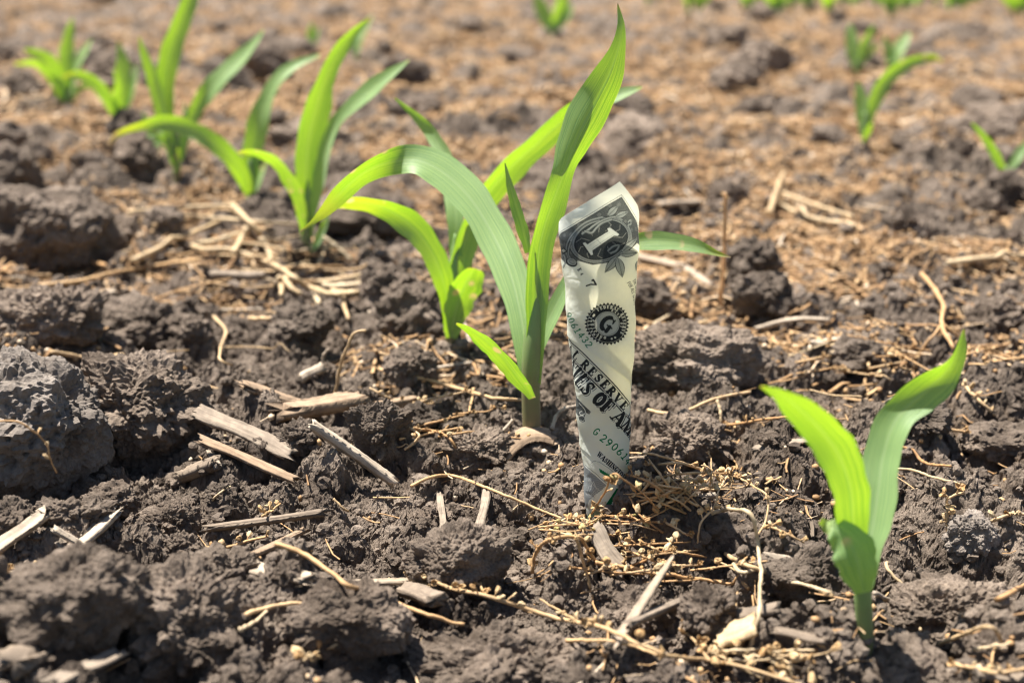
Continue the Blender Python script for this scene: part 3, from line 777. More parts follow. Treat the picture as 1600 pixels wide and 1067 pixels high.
TK, TN = 0.23, 0.085     # thick and thin strokes of a roman letter, in letter heights
def serif(x, y, w=.30): return ([(x - w / 2, y), (x + w / 2, y)], TN)
GL = {
    'A': (.86, [([(.08, 0), (.42, .97)], TN), ([(.46, .95), (.76, .0)], TK), ([(.2, .33), (.64, .33)], TN), serif(.08, .04), serif(.76, .04, .36)]),
    'B': (.74, [([(.2, .02), (.2, .98)], TK), (arc(.36, .74, .24, .23, -90, 90), .16), (arc(.36, .27, .28, .25, -90, 90), .18), ([(.06, .04), (.38, .04)], TN), ([(.06, .96), (.38, .96)], TN), ([(.2, .51), (.4, .51)], TN)]),
    'C': (.74, [(arc(.42, .5, .30, .44, 100, 260), TK), (arc(.42, .5, .30, .44, 35, 110), TN), (arc(.42, .5, .30, .44, 250, 325), TN), ([(.68, .66), (.68, .95)], TN)]),
    'D': (.80, [([(.2, .02), (.2, .98)], TK), (arc(.34, .5, .32, .45, -90, 90), .19), ([(.06, .04), (.36, .04)], TN), ([(.06, .96), (.36, .96)], TN)]),
    'E': (.70, [([(.2, .02), (.2, .98)], TK), ([(.05, .04), (.62, .04)], TN), ([(.05, .96), (.60, .96)], TN), ([(.2, .52), (.46, .52)], TN), ([(.62, .02), (.62, .26)], TN), ([(.60, .74), (.60, .98)], TN), ([(.46, .4), (.46, .64)], TN)]),
    'F': (.68, [([(.2, .02), (.2, .98)], TK), serif(.2, .04, .36), ([(.05, .96), (.62, .96)], TN), ([(.2, .5), (.46, .5)], TN), ([(.62, .72), (.62, .98)], TN), ([(.46, .38), (.46, .62)], TN)]),
    'G': (.80, [(arc(.42, .5, .31, .44, 100, 262), TK), (arc(.42, .5, .31, .44, 38, 110), TN), (arc(.42, .5, .31, .44, 250, 300), TN), ([(.64, .06), (.64, .42)], .2), ([(.46, .42), (.80, .42)], TN), ([(.67, .70), (.67, .95)], TN)]),
    'H': (.86, [([(.2, .02), (.2, .98)], TK), ([(.66, .02), (.66, .98)], TK), ([(.2, .5), (.66, .5)], TN), serif(.2, .04, .36), serif(.2, .96, .36), serif(.66, .04, .36), serif(.66, .96, .36)]),
    'I': (.42, [([(.21, .02), (.21, .98)], TK), serif(.21, .04, .38), serif(.21, .96, .38)]),
    'K': (.82, [([(.2, .02), (.2, .98)], TK), ([(.28, .42), (.66, .95)], TN), ([(.38, .55), (.70, .04)], TK), serif(.2, .04, .36), serif(.2, .96, .36), serif(.68, .96), serif(.70, .04)]),
    'L': (.68, [([(.2, .02), (.2, .98)], TK), serif(.2, .96, .36), ([(.05, .04), (.62, .04)], TN), ([(.62, .02), (.62, .32)], TN)]),
    'M': (1.02, [([(.14, .02), (.14, .98)], TN), ([(.18, .95), (.50, .05)], .2), ([(.50, .05), (.82, .95)], TN), ([(.84, .02), (.84, .98)], TK), serif(.14, .04), serif(.14, .96), serif(.84, .04, .36), serif(.84, .96, .36)]),
    'N': (.86, [([(.14, .02), (.14, .98)], TN), ([(.16, .95), (.68, .05)], TK), ([(.70, .02), (.70, .98)], TN), serif(.14, .04), serif(.14, .96), serif(.70, .96)]),
    'O': (.82, [(arc(.41, .5, .28, .44, 115, 245), TK), (arc(.41, .5, .28, .44, -65, 65), TK), (arc(.41, .5, .28, .44, 60, 120), TN), (arc(.41, .5, .28, .44, 240, 300), TN)]),
    'R': (.82, [([(.2, .02), (.2, .98)], TK), (arc(.36, .73, .25, .23, -90, 90), .17), ([(.06, .96), (.38, .96)], TN), ([(.2, .5), (.4, .5)], TN), ([(.42, .48), (.68, .04)], TK), serif(.2, .04, .36), serif(.70, .04, .26)]),
    'S': (.68, [(arc(.34, .73, .22, .22, 30, 250), .13), (arc(.34, .27, .24, .22, -150, 70), .13), ([(.24, .60), (.46, .40)], .22), ([(.56, .70), (.56, .95)], TN), ([(.10, .05), (.10, .30)], TN)]),
    'T': (.74, [([(.37, .02), (.37, .98)], TK), serif(.37, .04, .38), ([(.04, .96), (.70, .96)], TN), ([(.05, .70), (.05, .98)], TN), ([(.69, .70), (.69, .98)], TN)]),
    'U': (.82, [([(.18, .3), (.18, .98)], TK), (arc(.41, .3, .23, .26, 180, 360), .12), ([(.64, .3), (.64, .98)], TN), serif(.18, .96, .36), serif(.64, .96)]),
    'V': (.82, [([(.12, .96), (.42, .04)], TK), ([(.42, .04), (.70, .96)], TN), serif(.12, .96, .36), serif(.70, .96)]),
    'W': (1.12, [([(.12, .96), (.36, .04)], .2), ([(.36, .04), (.56, .92)], TN), ([(.54, .92), (.78, .04)], .2), ([(.78, .04), (.98, .96)], TN), serif(.12, .96), serif(.56, .96), serif(.98, .96)]),
}
NW = .125                # even strokes of the serial numbers
DG = {
    '0': (.68, [(arc(.34, .5, .23, .42, 0, 360, 24), NW)]),
    '1': (.60, [([(.32, .06), (.32, .93), (.16, .80)], NW), ([(.12, .06), (.52, .06)], NW)]),
    '2': (.68, [(arc(.34, .70, .23, .23, 160, -30) + [(.14, .08)], NW), ([(.12, .07), (.58, .07)], NW)]),
    '3': (.68, [(arc(.32, .72, .22, .21, 150, -80), NW), (arc(.32, .28, .24, .22, 80, -150), NW)]),
    '4': (.70, [([(.46, .06), (.46, .93), (.10, .32), (.62, .32)], NW)]),
    '6': (.68, [(arc(.34, .30, .23, .23, 0, 360, 22), NW), ([(.12, .36), (.18, .62), (.42, .94)], NW)]),
    '7': (.68, [([(.10, .80), (.10, .92), (.58, .92)], .15), ([(.58, .92), (.36, .5), (.32, .06)], .12)]),
    '9': (.68, [(arc(.34, .68, .23, .23, 0, 360, 22), NW), ([(.56, .62), (.50, .36), (.26, .06)], NW)]),
    'g': (.70, [(arc(.36, .5, .24, .42, 50, 330, 20), NW), ([(.58, .22), (.58, .46), (.40, .46)], NW)]),
    'a': (.66, [([(.06, 0), (.32, .98), (.58, 0)], .11), ([(.16, .34), (.48, .34)], .11)]),
    'f': (.58, [([(.14, 0), (.14, .95), (.54, .95)], .11), ([(.14, .52), (.46, .52)], .11)]),
    'o': (.72, [(arc(.36, .5, .27, .45, 0, 360, 20), .11)]),
    'r': (.64, [([(.12, 0), (.12, .95), (.34, .95), (.50, .84), (.48, .62), (.34, .5), (.12, .5)], .11), ([(.34, .5), (.54, 0)], .11)]),
    'l': (.54, [([(.12, .98), (.12, .05), (.50, .05)], .11)]),
    'd': (.68, [([(.12, .05), (.12, .95), (.34, .95), (.54, .72), (.54, .28), (.34, .05), (.12, .05)], .11)]),
    'e': (.56, [([(.52, .95), (.12, .95), (.12, .05), (.52, .05)], .11), ([(.12, .52), (.44, .52)], .11)]),
    't': (.60, [([(.30, 0), (.30, .95)], .11), ([(.04, .95), (.56, .95)], .11)]),
    'b': (.62, [([(.12, .05), (.12, .95), (.34, .95), (.46, .75), (.34, .52), (.12, .52)], .11), ([(.34, .52), (.52, .28), (.36, .05), (.12, .05)], .11)]),
    's': (.60, [([(.50, .86), (.30, .95), (.12, .78), (.28, .54), (.48, .36), (.40, .08), (.10, .12)], .11)]),
    'n': (.68, [([(.12, 0), (.12, .98), (.54, .02), (.54, 1)], .11)]),
    'h': (.66, [([(.12, 0), (.12, 1)], .11), ([(.54, 0), (.54, 1)], .11), ([(.12, .5), (.54, .5)], .11)]),
}
def glyph(ch, c, tx, ty, h, col, stretch=1.0, wt=1.0, shift=(0, 0)):
    """one letter, its centre at c, text direction (tx, ty) in photograph pixels"""
    w, st = (GL.get(ch) or DG[ch])
    ux, uy = ty, -tx                       # letter's up: to the left of the text direction on screen
    for pts, sw in st:
        P = [(c[0] + shift[0] + (x - w / 2) * stretch * h * tx + (y - .5) * h * ux, c[1] + shift[1] + (x - w / 2) * stretch * h * ty + (y - .5) * h * uy) for x, y in pts]
        stroke_c(to_canvas(P), max(1.0, sw * h * S_ * wt), col)

def text(s, path, h, col=INK, stretch=1.0, wt=1.0, start=0.0, gap=None, shift=(0, 0)):
    P = dens(path, False, 1.0); L = np.r_[0, np.cumsum(np.linalg.norm(np.diff(P, axis=0), axis=1))]
    d = start
    for ch in s:
        if ch == ' ': d += .4 * h * stretch; continue
        w = (GL.get(ch) or DG[ch])[0] * h * stretch
        g = gap if gap is not None else .04 * h
        m = d + w / 2
        i = int(np.clip(np.searchsorted(L, m), 1, len(P) - 2))
        t = P[min(i + 1, len(P) - 1)] - P[i - 1]; t = t / (np.linalg.norm(t) + 1e-9)
        glyph(ch, P[i] + t * (m - L[i]), t[0], t[1], h, col, stretch, wt, shift)
        d += w + g
    return d

def C1(x, y): return (850 + x / 3.81, 260 + y / 3.81)
def C2(x, y): return (850 + x / 3.81, 530 + y / 3.81)
def net(X, Y):          # engraved ground: fine curved cross lines
    a = np.sin(X * .9 + 9 * np.sin(Y * .035)) ; b = np.sin(Y * .8 + X * .35 + 6 * np.sin(X * .03)); c = np.sin((X + Y) * .06) * np.sin((X - Y) * .052)
    return np.clip(.93 - .20 * (a > .45) - .20 * (b > .4) - .14 * (c > .6), 0, 1).astype(F32)
def hatch(X, Y):
    return np.clip(.55 + .45 * np.sin(X * .8 + Y * .55), .1, 1).astype(F32)
def ell(cx, cy, rx, ry, rot, n=60, a0=0, a1=360):
    r = math.radians(rot); o = []
    for t in np.radians(np.linspace(a0, a1, n)):
        x, y = rx * math.cos(t), ry * math.sin(t)
        o.append((cx + x * math.cos(r) - y * math.sin(r), cy + x * math.sin(r) + y * math.cos(r)))
    return o
# corner piece of the note: border lines, dark engraved ground, wreathed oval with the 1
TOPIN = [C1(40, 446), C1(95, 412), C1(430, 180), C1(543, 350), C1(560, 378)]
DARK = TOPIN + [C1(560, 470), C1(520, 455), C1(480, 500), C1(430, 530), C1(360, 570), C1(280, 585), C1(200, 562), C1(150, 590), C1(110, 560), C1(60, 545)]
fill(DARK, INK, .95, net)
stroke([C1(30, 440), C1(95, 401), C1(430, 166), C1(547, 338), C1(575, 380)], .55, INK)
stroke(TOPIN, 1.0, INK)
oc = [C1(*p) for p in ell(322, 437, 172, 134, -24)]
oi_ = [C1(*p) for p in ell(328, 437, 150, 112, -24)]
fill(oc, INK, 1.0); fill([C1(*p) for p in ell(323, 437, 168, 130, -24)], np.array([150, 156, 154.]) / 255)
for k in range(46):
    a = k * 360 / 46
    stroke([C1(*ell(323, 437, 166, 128, -24, 2, a, a)[0]), C1(*ell(326, 437, 156, 118, -24, 2, a + 5, a + 5)[0])], .3, INK2)
stroke([C1(*p) for p in ell(326, 437, 159, 121, -24)], .5, INK)
fill(oi_, INK, 1.0); fill([C1(*p) for p in ell(328, 437, 147, 109, -24)], INK, 1.0, lambda X, Y: net(X * 1.2, Y * 1.2))
fill([C1(*p) for p in ell(328, 437, 146, 108, -24)], np.array([150, 156, 154.]) / 255, .38, lambda X, Y: (np.sin(X * 1.1 + 5 * np.sin(Y * .06)) > .2).astype(F32))
for k in range(11):     # pale rays of the oval's ground
    a = k * 360 / 11 + 12
    stroke([C1(*ell(328, 437, 70, 50, -24, 2, a, a)[0]), C1(*ell(328, 437, 118, 88, -24, 2, a + 9, a + 9)[0]), C1(*ell(328, 437, 142, 104, -24, 2, a - 4, a - 4)[0])], .75, PAPER * .8, .8)
# acanthus scroll inside and outside of the oval
for s in ([(225, 400), (262, 372), (292, 345), (335, 318), (395, 300), (440, 318)], [(240, 385), (275, 395), (300, 365), (330, 335), (380, 315)],
          [(150, 560), (140, 500), (160, 430), (205, 365), (262, 322), (330, 300)], [(170, 570), (150, 520), (165, 455)], [(365, 500), (395, 475), (425, 470), (410, 500), (380, 515)],
          [(478, 330), (492, 320), (494, 345), (476, 350), (490, 395), (485, 450), (462, 492)], [(115, 520), (130, 545), (128, 580), (110, 600)]):
    P = [C1(*p) for p in spline(s, 24)]
    stroke(P, 4.2, INK); stroke(P, 3.2, np.array([160, 166, 163.]) / 255); stroke([(x + .7, y + .8) for x, y in P], .6, INK2)
fill([C1(*p) for p in ell(165, 572, 32, 24, 30)], INK); fill([C1(*p) for p in ell(166, 568, 26, 19, 30)], np.array([165, 170, 167.]) / 255)
stroke([C1(*p) for p in ell(166, 568, 15, 10, 30, 30, 0, 300)], .8, INK2)
fill([C1(x, y) for x, y in ((98, 495), (130, 485), (148, 505), (125, 520), (105, 530))], INK); fill([C1(x, y) for x, y in ((102, 498), (128, 490), (140, 504), (118, 514))], PAPER * .8)
def leafshape(p0, p1, w):
    p0 = np.array(p0, float); p1 = np.array(p1, float); d = p1 - p0; nrm = np.array([-d[1], d[0]]) / np.linalg.norm(d)
    t = np.linspace(0, 1, 16); prof = np.sin(np.pi * t ** .8) * w / 2
    a = [C1(*(p0 + d * s + nrm * q)) for s, q in zip(t, prof)]; b = [C1(*(p0 + d * s - nrm * q)) for s, q in zip(t, prof)]
    fill(a + b[::-1], INK)
    a = [C1(*(p0 + d * s + nrm * q * .82)) for s, q in zip(t, prof)]; b = [C1(*(p0 + d * s - nrm * q * .82)) for s, q in zip(t, prof)]
    fill(a + b[::-1], np.array([176, 182, 178.]) / 255)
    for f in (-.5, -.25, .25, .5):
        stroke([C1(*(p0 + d * s + nrm * q * f)) for s, q in zip(t, prof)][2:-2], .35, INK2)
    stroke([C1(*(p0 + d * .02)), C1(*(p0 + d * .95))], .7, INK)
leafshape((362, 292), (418, 230), 44); leafshape((405, 300), (478, 268), 40)
leafshape((412, 535), (345, 632), 46); leafshape((415, 540), (440, 660), 48); leafshape((425, 520), (532, 512), 44); leafshape((440, 510), (522, 425), 40)
leafshape((545, 560), (520, 625), 40)
# the 1
one = [(225, 455), (240, 449), (252, 462), (362, 385), (356, 365), (374, 361), (426, 402), (416, 414), (397, 412), (280, 500), (284, 524), (272, 530)]
fill([C1(x - 4, y + 5) for x, y in one], INK); fill([C1(*p) for p in one], np.array([205, 212, 208.]) / 255)
stroke([C1(*p) for p in one + one[:1]], .7, INK)
stroke([C1(262, 470), C1(372, 390)], .3, INK2); stroke([C1(275, 490), C1(392, 405)], .3, INK2); stroke([C1(300, 430), C1(330, 466)], .4, INK2)
# small print
d60 = (math.cos(math.radians(58)), math.sin(math.radians(58)))
glyph('E', C1(208, 615), *d60, 5.4, INK, 1.1, 1.3); glyph('4', C1(221, 640), *d60, 4.8, INK, 1.1, 1.4)
glyph('7', C1(272, 698), math.cos(math.radians(62)), math.sin(math.radians(62)), 14.5, INK, 1.15, 1.2)
text("for all debts", [C1(474, 686), C1(500, 722), C1(522, 775), C1(535, 840)], 5.2, INK, .95, 1.3, gap=.3)
text("the note", [C1(505, 670), C1(535, 720), C1(550, 800)], 5.2, INK, .95, 1.3, gap=.3)
# reserve bank seal
sx, sy = C1(363, 935)
teeth = []
for k in range(72):
    a = k * math.pi / 36; r = 32.5 if k % 2 == 0 else 29.0
    teeth.append((sx + r * math.cos(a), sy + r * math.sin(a) * 1.04))
fill(teeth, INK); 
stroke([(sx + 28.2 * math.cos(a), sy + 29.2 * math.sin(a)) for a in np.linspace(0, 6.2832, 70)], .45, PAPER)
fill([(sx + 18.4 * math.cos(a), sy + 19.1 * math.sin(a)) for a in np.linspace(0, 6.2832, 60)], np.array([178, 184, 182.]) / 255)
stroke([(sx + 16.9 * math.cos(a), sy + 17.5 * math.sin(a)) for a in np.linspace(0, 6.2832, 60)], .5, INK2)
def ringtext(s, r, h, a0, a1, inside=False):
    n = len(s)
    for i, ch in enumerate(s):
        if ch == ' ': continue
        a = math.radians(a0 + (a1 - a0) * (i + .5) / n)
        c = (sx + r * math.cos(a), sy + r * 1.035 * math.sin(a))
        sg = 1 if a1 > a0 else -1
        glyph(ch, c, -math.sin(a) * sg, math.cos(a) * sg, h, PAPER, 1.0, 1.25)
ringtext("FEDERAL RESERVE", 25.6, 4.6, -128, 40)
ringtext("BANK OF", 21.1, 3.4, -78, 20)
ringtext("CHICAGO", 21.3, 4.0, 200, 92)
ringtext("ILLINOIS", 25.8, 4.2, 206, 110)
for a in (-150, 62, 75, 215, -170):
    a = math.radians(a); fill([(sx + 23.5 * math.cos(a) + 1.6 * math.cos(b), sy + 24 * math.sin(a) + 1.6 * math.sin(b)) for b in np.linspace(0, 6.28, 9)], PAPER * .9)
g40 = (math.cos(math.radians(38)), math.sin(math.radians(38)))
glyph('G', (sx, sy), *g40, 24, INK, 1.0, 1.15)
# serial number on the left, cut by the edge of the sheet
text("9061432", [C1(150, 872), C1(178, 930), C1(210, 992), C1(250, 1045), C2(300, 92), C2(345, 140)], 11.0, GREEN, 1.0, 1.0, gap=1.6)
# ---- second winding, below the slanting edge
def seam_ab(x): return 524.5 + (x - 893) * .846
def seam_bc(x): return 711 + (x - 910) * .80
# cover everything printed by the first sheet below its edge
sea = [(840, seam_ab(840)), (893, seam_ab(893)), (951, 573.6), (985, seam_ab(985) - 1), (1040, seam_ab(1040))]
fill(sea + [(1040, 860), (840, 860)], PAPER)
for off, w in ((-.6, 1.7), (3.2, .6), (24.2, .6), (27.8, 1.9)):
    stroke([(840, 487 + off), (893, 536.5 + off - 0.5), (940, 583.5 + off), (981, 628.5 + off), (1030, 690 + off)], w)
text("FEDERAL RESERVE NOTE", [(757, 423), (893, 550.5), (940, 597.2), (981, 642.5), (1040, 716)], 12.6, INK, 1.14, 1.45, start=100, gap=3.9)
TP = [(760, 434), (870, 551), (900, 586), (920, 610), (947, 635), (981, 668), (1040, 727)]
for sh, c, wt in (((1.5, 2.2), INK2, 1.45), ((1.1, 1.6), PAPER, 1.1), ((0, 0), PAPER, 1.75), ((0, 0), INK, 1.3)):
    text("STATES OF AMERICA", TP, 21.0, c, .98, wt, start=146, gap=.8, shift=sh)
# scroll at the left edge
fill([C2(*p) for p in ((150, 300), (195, 350), (272, 432), (262, 448), (244, 438), (238, 462), (240, 490), (226, 494), (212, 480), (205, 455), (150, 420))], INK, .95, net)
stroke([C2(*p) for p in spline([(205, 380), (235, 415), (240, 440), (220, 452), (210, 436), (222, 428)], 20)], 1.6, PAPER)
stroke([C2(*p) for p in spline([(205, 460), (225, 455), (238, 470), (230, 488), (218, 480)], 16)], .9, PAPER)
stroke([C2(175, 330), C2(272, 432)], .5, PAPER)
# green serial, city
text("g", [C2(292, 540), C2(340, 588)], 12.6, GREEN, 1.0, 1.0)
text("29061432", [C2(332, 580), C2(410, 640), C2(462, 690), C2(510, 750), C2(560, 830)], 12.6, GREEN, 1.0, 1.05, start=0, gap=2.0)
text("WASHINGTON", [C2(313, 680), C2(360, 722), C2(420, 772), C2(480, 830), C2(540, 900)], 7.4, INK, .92, 1.1, gap=.35)
# ---- third winding
sbc = [(850, seam_bc(850)), (910, 711), (942, 737.5), (976, 763), (1040, seam_bc(1040))]
fill(sbc + [(1040, 900), (850, 900)], PAPER)
fill([C2(*p) for p in ((150, 690), (236, 765), (300, 815), (362, 872), (330, 905), (300, 925), (262, 960), (246, 1010), (150, 1010))], np.array([70, 78, 92.]) / 255, .95, hatch)
for k in range(6): stroke([C2(238 + 12 * k, 800 + 18 * k), C2(262 + 14 * k, 860 + 10 * k), C2(246 + 8 * k, 930)], .5, PAPER, .8)
stroke([C2(225, 745), C2(300, 800), C2(368, 865)], .6, INK2); stroke([C2(268, 880), C2(285, 848), C2(298, 884)], .9, PAPER)
for r_, w in ((78, .9), (70, .5), (60, .4)):
    stroke([C2(*p) for p in ell(395, 905, r_ + 8, r_ * .7, 35, 40, -90, 60)], w, INK2)
gs = []
for k in range(26):
    t = k / 25; c = (438 - 80 * t, 890 + 150 * t); gs.append((c[0] + (10 if k % 2 else 2), c[1] + 3))
fill([C2(*p) for p in gs + [(330, 1040), (362, 985), (395, 940), (425, 890)]], GREEN)
fill([C2(*p) for p in ell(300, 1080, 90, 60, -40)], GREEN, .8, hatch)
# green top of the treasury seal, seen through between the windings
gt = []
for k in range(22):
    t = k / 21; gt.append((320 + 108 * t, 772 + 62 * t + (-6 if k % 2 else 2)))
fill([C2(*p) for p in gt + [(420, 846), (370, 822), (325, 792)]], GREEN, .9)
stroke([C2(268, 745), C2(285, 728), C2(320, 730), C2(380, 770), C2(440, 830)], .5, INK2)
stroke([C2(*p) for p in ((225, 676), (290, 740), (400, 824), (480, 880))], .5, PAPER * 1.12)

bimg = bpy.data.images.new("banknote_print", CVW, CVH)
px = np.ones((CVH, CVW, 4), dtype=F32); px[:, :, :3] = np.clip(img[::-1], 0, 1)
bimg.pixels.foreach_set(px.ravel()); bimg.update(); bimg.pack()
del px, img, XX, YY

def note_material():
    m, nt, b, out = mat("banknote_paper")
    uv = N(nt, "ShaderNodeUVMap"); ti = N(nt, "ShaderNodeTexImage"); ti.image = bimg; ti.interpolation = 'Cubic'; ti.extension = 'EXTEND'
    nt.links.new(uv.outputs[0], ti.inputs[0])
    sp = N(nt, "ShaderNodeSeparateXYZ"); nt.links.new(uv.outputs[0], sp.inputs[0]); gp = N(nt, "ShaderNodeNewGeometry")
    sm = math_n(nt, 'SUBTRACT', noise(nt, gp.outputs["Position"], 260, 5, 0.7).outputs[0], math_n(nt, 'MULTIPLY', sp.outputs[1], 1.6))
    smudge = ramp(nt, [(0.36, (0, 0, 0)), (0.50, (.75, .75, .75))], sm).outputs[0]     # soil stuck to the foot
    nt.links.new(mixc(nt, smudge, ti.outputs[0], (0.20, 0.16, 0.13)), b.inputs["Base Color"])
    b.inputs["Roughness"].default_value = 0.75; b.inputs["Specular IOR Level"].default_value = 0.25
    geo = N(nt, "ShaderNodeNewGeometry")
    nz = noise(nt, geo.outputs["Position"], 220, 4, 0.6, 0.4); n2 = noise(nt, geo.outputs["Position"], 900, 3, 0.6)
    bm = N(nt, "ShaderNodeBump"); bm.inputs["Strength"].default_value = 0.5; bm.inputs["Distance"].default_value = 0.0005
    cr = N(nt, "ShaderNodeTexVoronoi"); cr.feature = 'DISTANCE_TO_EDGE'; cr.inputs["Scale"].default_value = 75
    nd = noise(nt, geo.outputs["Position"], 60, 2); av = N(nt, "ShaderNodeVectorMath", operation='MULTIPLY_ADD'); av.inputs[1].default_value = (.02, .02, .02)
    nt.links.new(nd.outputs[1], av.inputs[0]); nt.links.new(geo.outputs["Position"], av.inputs[2]); nt.links.new(av.outputs[0], cr.inputs["Vector"])
    crs = ramp(nt, [(0.0, (0, 0, 0)), (0.12, (.55, .55, .55)), (1, (.6, .6, .6))], cr.outputs["Distance"]).outputs[0]
    hh = math_n(nt, 'ADD', math_n(nt, 'ADD', nz.outputs[0], math_n(nt, 'MULTIPLY', n2.outputs[0], .3)), crs)
    nt.links.new(hh, bm.inputs["Height"]); nt.links.new(bm.outputs[0], b.inputs["Normal"])
    t = N(nt, "ShaderNodeBsdfTranslucent")
    tc = mixc(nt, 1.0, ti.outputs[0], (1.0, .93, .74), 'MULTIPLY'); nt.links.new(tc, t.inputs[0])
    mx = N(nt, "ShaderNodeMixShader"); mx.inputs[0].default_value = 0.5
    nt.links.new(b.outputs[0], mx.inputs[1]); nt.links.new(t.outputs[0], mx.inputs[2]); nt.links.new(mx.outputs[0], out.inputs[0])
    return m
M_NOTE = note_material()

BILL_Y = flat(947, 792)[1]
BILL_BASE = flat(947, 792)
def bill_patch(th0, th1, vtop, vbot, off, nt_=180, nv=130):
    th = np.radians(np.linspace(th0, th1, nt_)); V, UVs = [], []
    q = np.sin(np.clip(th, -1.2, 1.2)) + (th - np.clip(th, -1.2, 1.2)) * .55
    for f in np.linspace(0, 1, nv):
        # rim heights are given at photograph x, so evaluate them along the winding
        r0 = 50.0
        xt = bill_x(400) + bill_r(340) * q
        v1 = vtop(xt); r1 = bill_r(v1); xb = bill_x(560) + r1 * 0 + bill_r(620) * q
        v2 = vbot(xb)
        v = v1 + (v2 - v1) * f
        r = bill_r(v)
        kk = .21 + .22 * (v - 300) / 490
        ya = v - r * np.cos(th) * kk
        sc = scale_at(BILL_Y, .06)
        for j in range(nt_):
            c = at_y(bill_x(v[j]), ya[j], BILL_Y)
            rm = r[j] * sc + off + 0.0008 * (th[j] / 3.5)
            rm += 0.00028 * math.sin(v[j] * .045 + 2 * th[j]) + 0.0002 * math.sin(v[j] * .11 - 3 * th[j] + 1)
            V.append((c[0] + rm * math.sin(th[j]), c[1] - rm * math.cos(th[j]), c[2]))
            UVs.append(((r[j] * th[j] + U0) / (2 * U0), 1 - (v[j] - V0) / 560.0))
    i = np.arange(nv - 1)[:, None] * nt_ + np.arange(nt_ - 1)[None]
    qd = np.stack([i, i + 1, i + nt_ + 1, i + nt_], -1).reshape(-1, 4)
    return np.array(V), qd, np.array(UVs)

def rim(x):
    return np.where(x < 963, 283 + (963 - x) * .705 * np.where(x < 880, 1.0, 1.0), 283 + (x - 963) * 1.40)
VALL, FALL, UALL, nv0 = [], [], [], 0
for (a0, a1, vt, vb, off) in ((-222, 205, rim, lambda x: seam_ab(x), .00075),
                              (-218, 200, lambda x: seam_ab(x) - 26, lambda x: seam_bc(x), .00030),
                              (-214, 196, lambda x: seam_bc(x) - 24, lambda x: 850 + 0 * x, -.00010),
                              (-210, 192, lambda x: 352 + 0.25 * np.abs(x - 950), lambda x: 845 + 0 * x, -.0014)):
    v, f, u = bill_patch(a0, a1, vt, vb, off)
    VALL.append(v); FALL.append(f + nv0); UALL.append(u); nv0 += len(v)
note = obj("rolled_banknote", new_mesh("rolled_banknote", np.vstack(VALL) - BILL_BASE, np.vstack(FALL), uv=np.vstack(UALL)), M_NOTE, loc=BILL_BASE)
tag(note, "rolled one dollar banknote planted upright in the soil like a seedling", "banknote")
# ------------------------------------------------------------------ clods
import bmesh
_ico = {}
def ico(sub):
    if sub not in _ico:
        bm = bmesh.new(); bmesh.ops.create_icosphere(bm, subdivisions=sub, radius=1.0)
        bm.verts.ensure_lookup_table()
        v = np.array([x.co[:] for x in bm.verts]); f = np.array([[q.index for q in x.verts] for x in bm.faces]); bm.free()
        v /= np.linalg.norm(v, axis=1)[:, None]
        _ico[sub] = (v, f)
    return _ico[sub]

def clod_mesh(seed, sub=5, crumb=1.0, facets=13, dims=(1, 1, 1), name="dirt_clod", unit=0.02, holes=0.0):
    """unit: real radius in metres the fine crumbs are sized for"""
    v, f = ico(sub)
    rg = np.random.RandomState(seed)
    n = rg.randn(facets, 3); n /= np.linalg.norm(n, axis=1)[:, None]; d = rg.uniform(.72, 1.05, facets)
    dt = v @ n.T
    rr = d[None] / np.maximum(dt, .12)
    r = (np.exp(-7 * rr).mean(1) + 1e-9) ; r = -np.log(r) / 7 - .12
    r = np.clip(r, .4, 1.2)
    r = .55 * r + .45
    o = rg.rand(3) * 50
    p = v * r[:, None]
    q = p + o
    nz = .20 * vn3(*(q * 1.5).T, seed) + .15 * vn3(*(q * 3.1).T, seed + 1) - .10 * np.abs(vn3(*(q * 2.3).T, seed + 31))
    p = p * (1 + nz)[:, None] * np.array(dims)
    w = p + o + .05 * np.stack([vn3(*(q * 6).T, 7), vn3(*(q * 6).T, 8), vn3(*(q * 6).T, 9)], 1)
    k = .02 / unit           # small clods carry relatively coarser crumbs
    h = .75 * caps3(w, .34 * k ** .5, seed + 2, .3, .62) + .75 * caps3(w, .17 * k ** .7, seed + 3, .3, .62)
    if sub >= 5: h = h + 1.0 * caps3(w, .085 * k ** .8, seed + 4, .25, .6)
    if sub >= 6: h = h + 1.0 * caps3(w, .05 * k ** .6, seed + 8, .25, .6)
    h = h + .036 * vn3(*(w * 15).T, seed + 5) + .036 * vn3(*(w * 33).T, seed + 6) + .02 * vn3(*(w * 60).T, seed + 7)
    if holes:
        hp = caps3(w + 3.3, .30, seed + 9, .05, .30) * 1.3
        h = h - holes * hp
    h = h * np.clip(.95 + .7 * vn3(*(q * 1.3).T, seed + 21), .55, 1.35)
    h = h + (.007 if sub >= 6 else .012) * np.clip(rg.randn(len(h)), -2, 2)
    p = p + v * (crumb * (h - h.mean()))[:, None] * (.55 + .45 * min(1.0, dims[2]))
    return new_mesh(name, p, f, smooth=False)

def clod(px, py, w, h, label, seed, sub=6, crumb=1.0, deep=.85, material=None, sink=.40, group="large soil clods", holes=0.0, facets=13, roll=0.0):
    P = hit(px, py + h * sink)
    s = scale_at(P[1], P[2])
    rx = w * s / 2; ry = rx * deep; rz = h * s / 2
    Y = P[1] + ry * .55
    c = at_y(px, py, Y)
    me = clod_mesh(seed, sub, crumb, facets, (1, deep, rz / rx), unit=rx, holes=holes)
    o = obj("dirt_clod", me, material or M_CLOD, loc=c)
    o.scale = (rx * .97,) * 3; o.rotation_euler = (0, roll, 0)
    tag(o, label, "dirt clod", group)
    return o

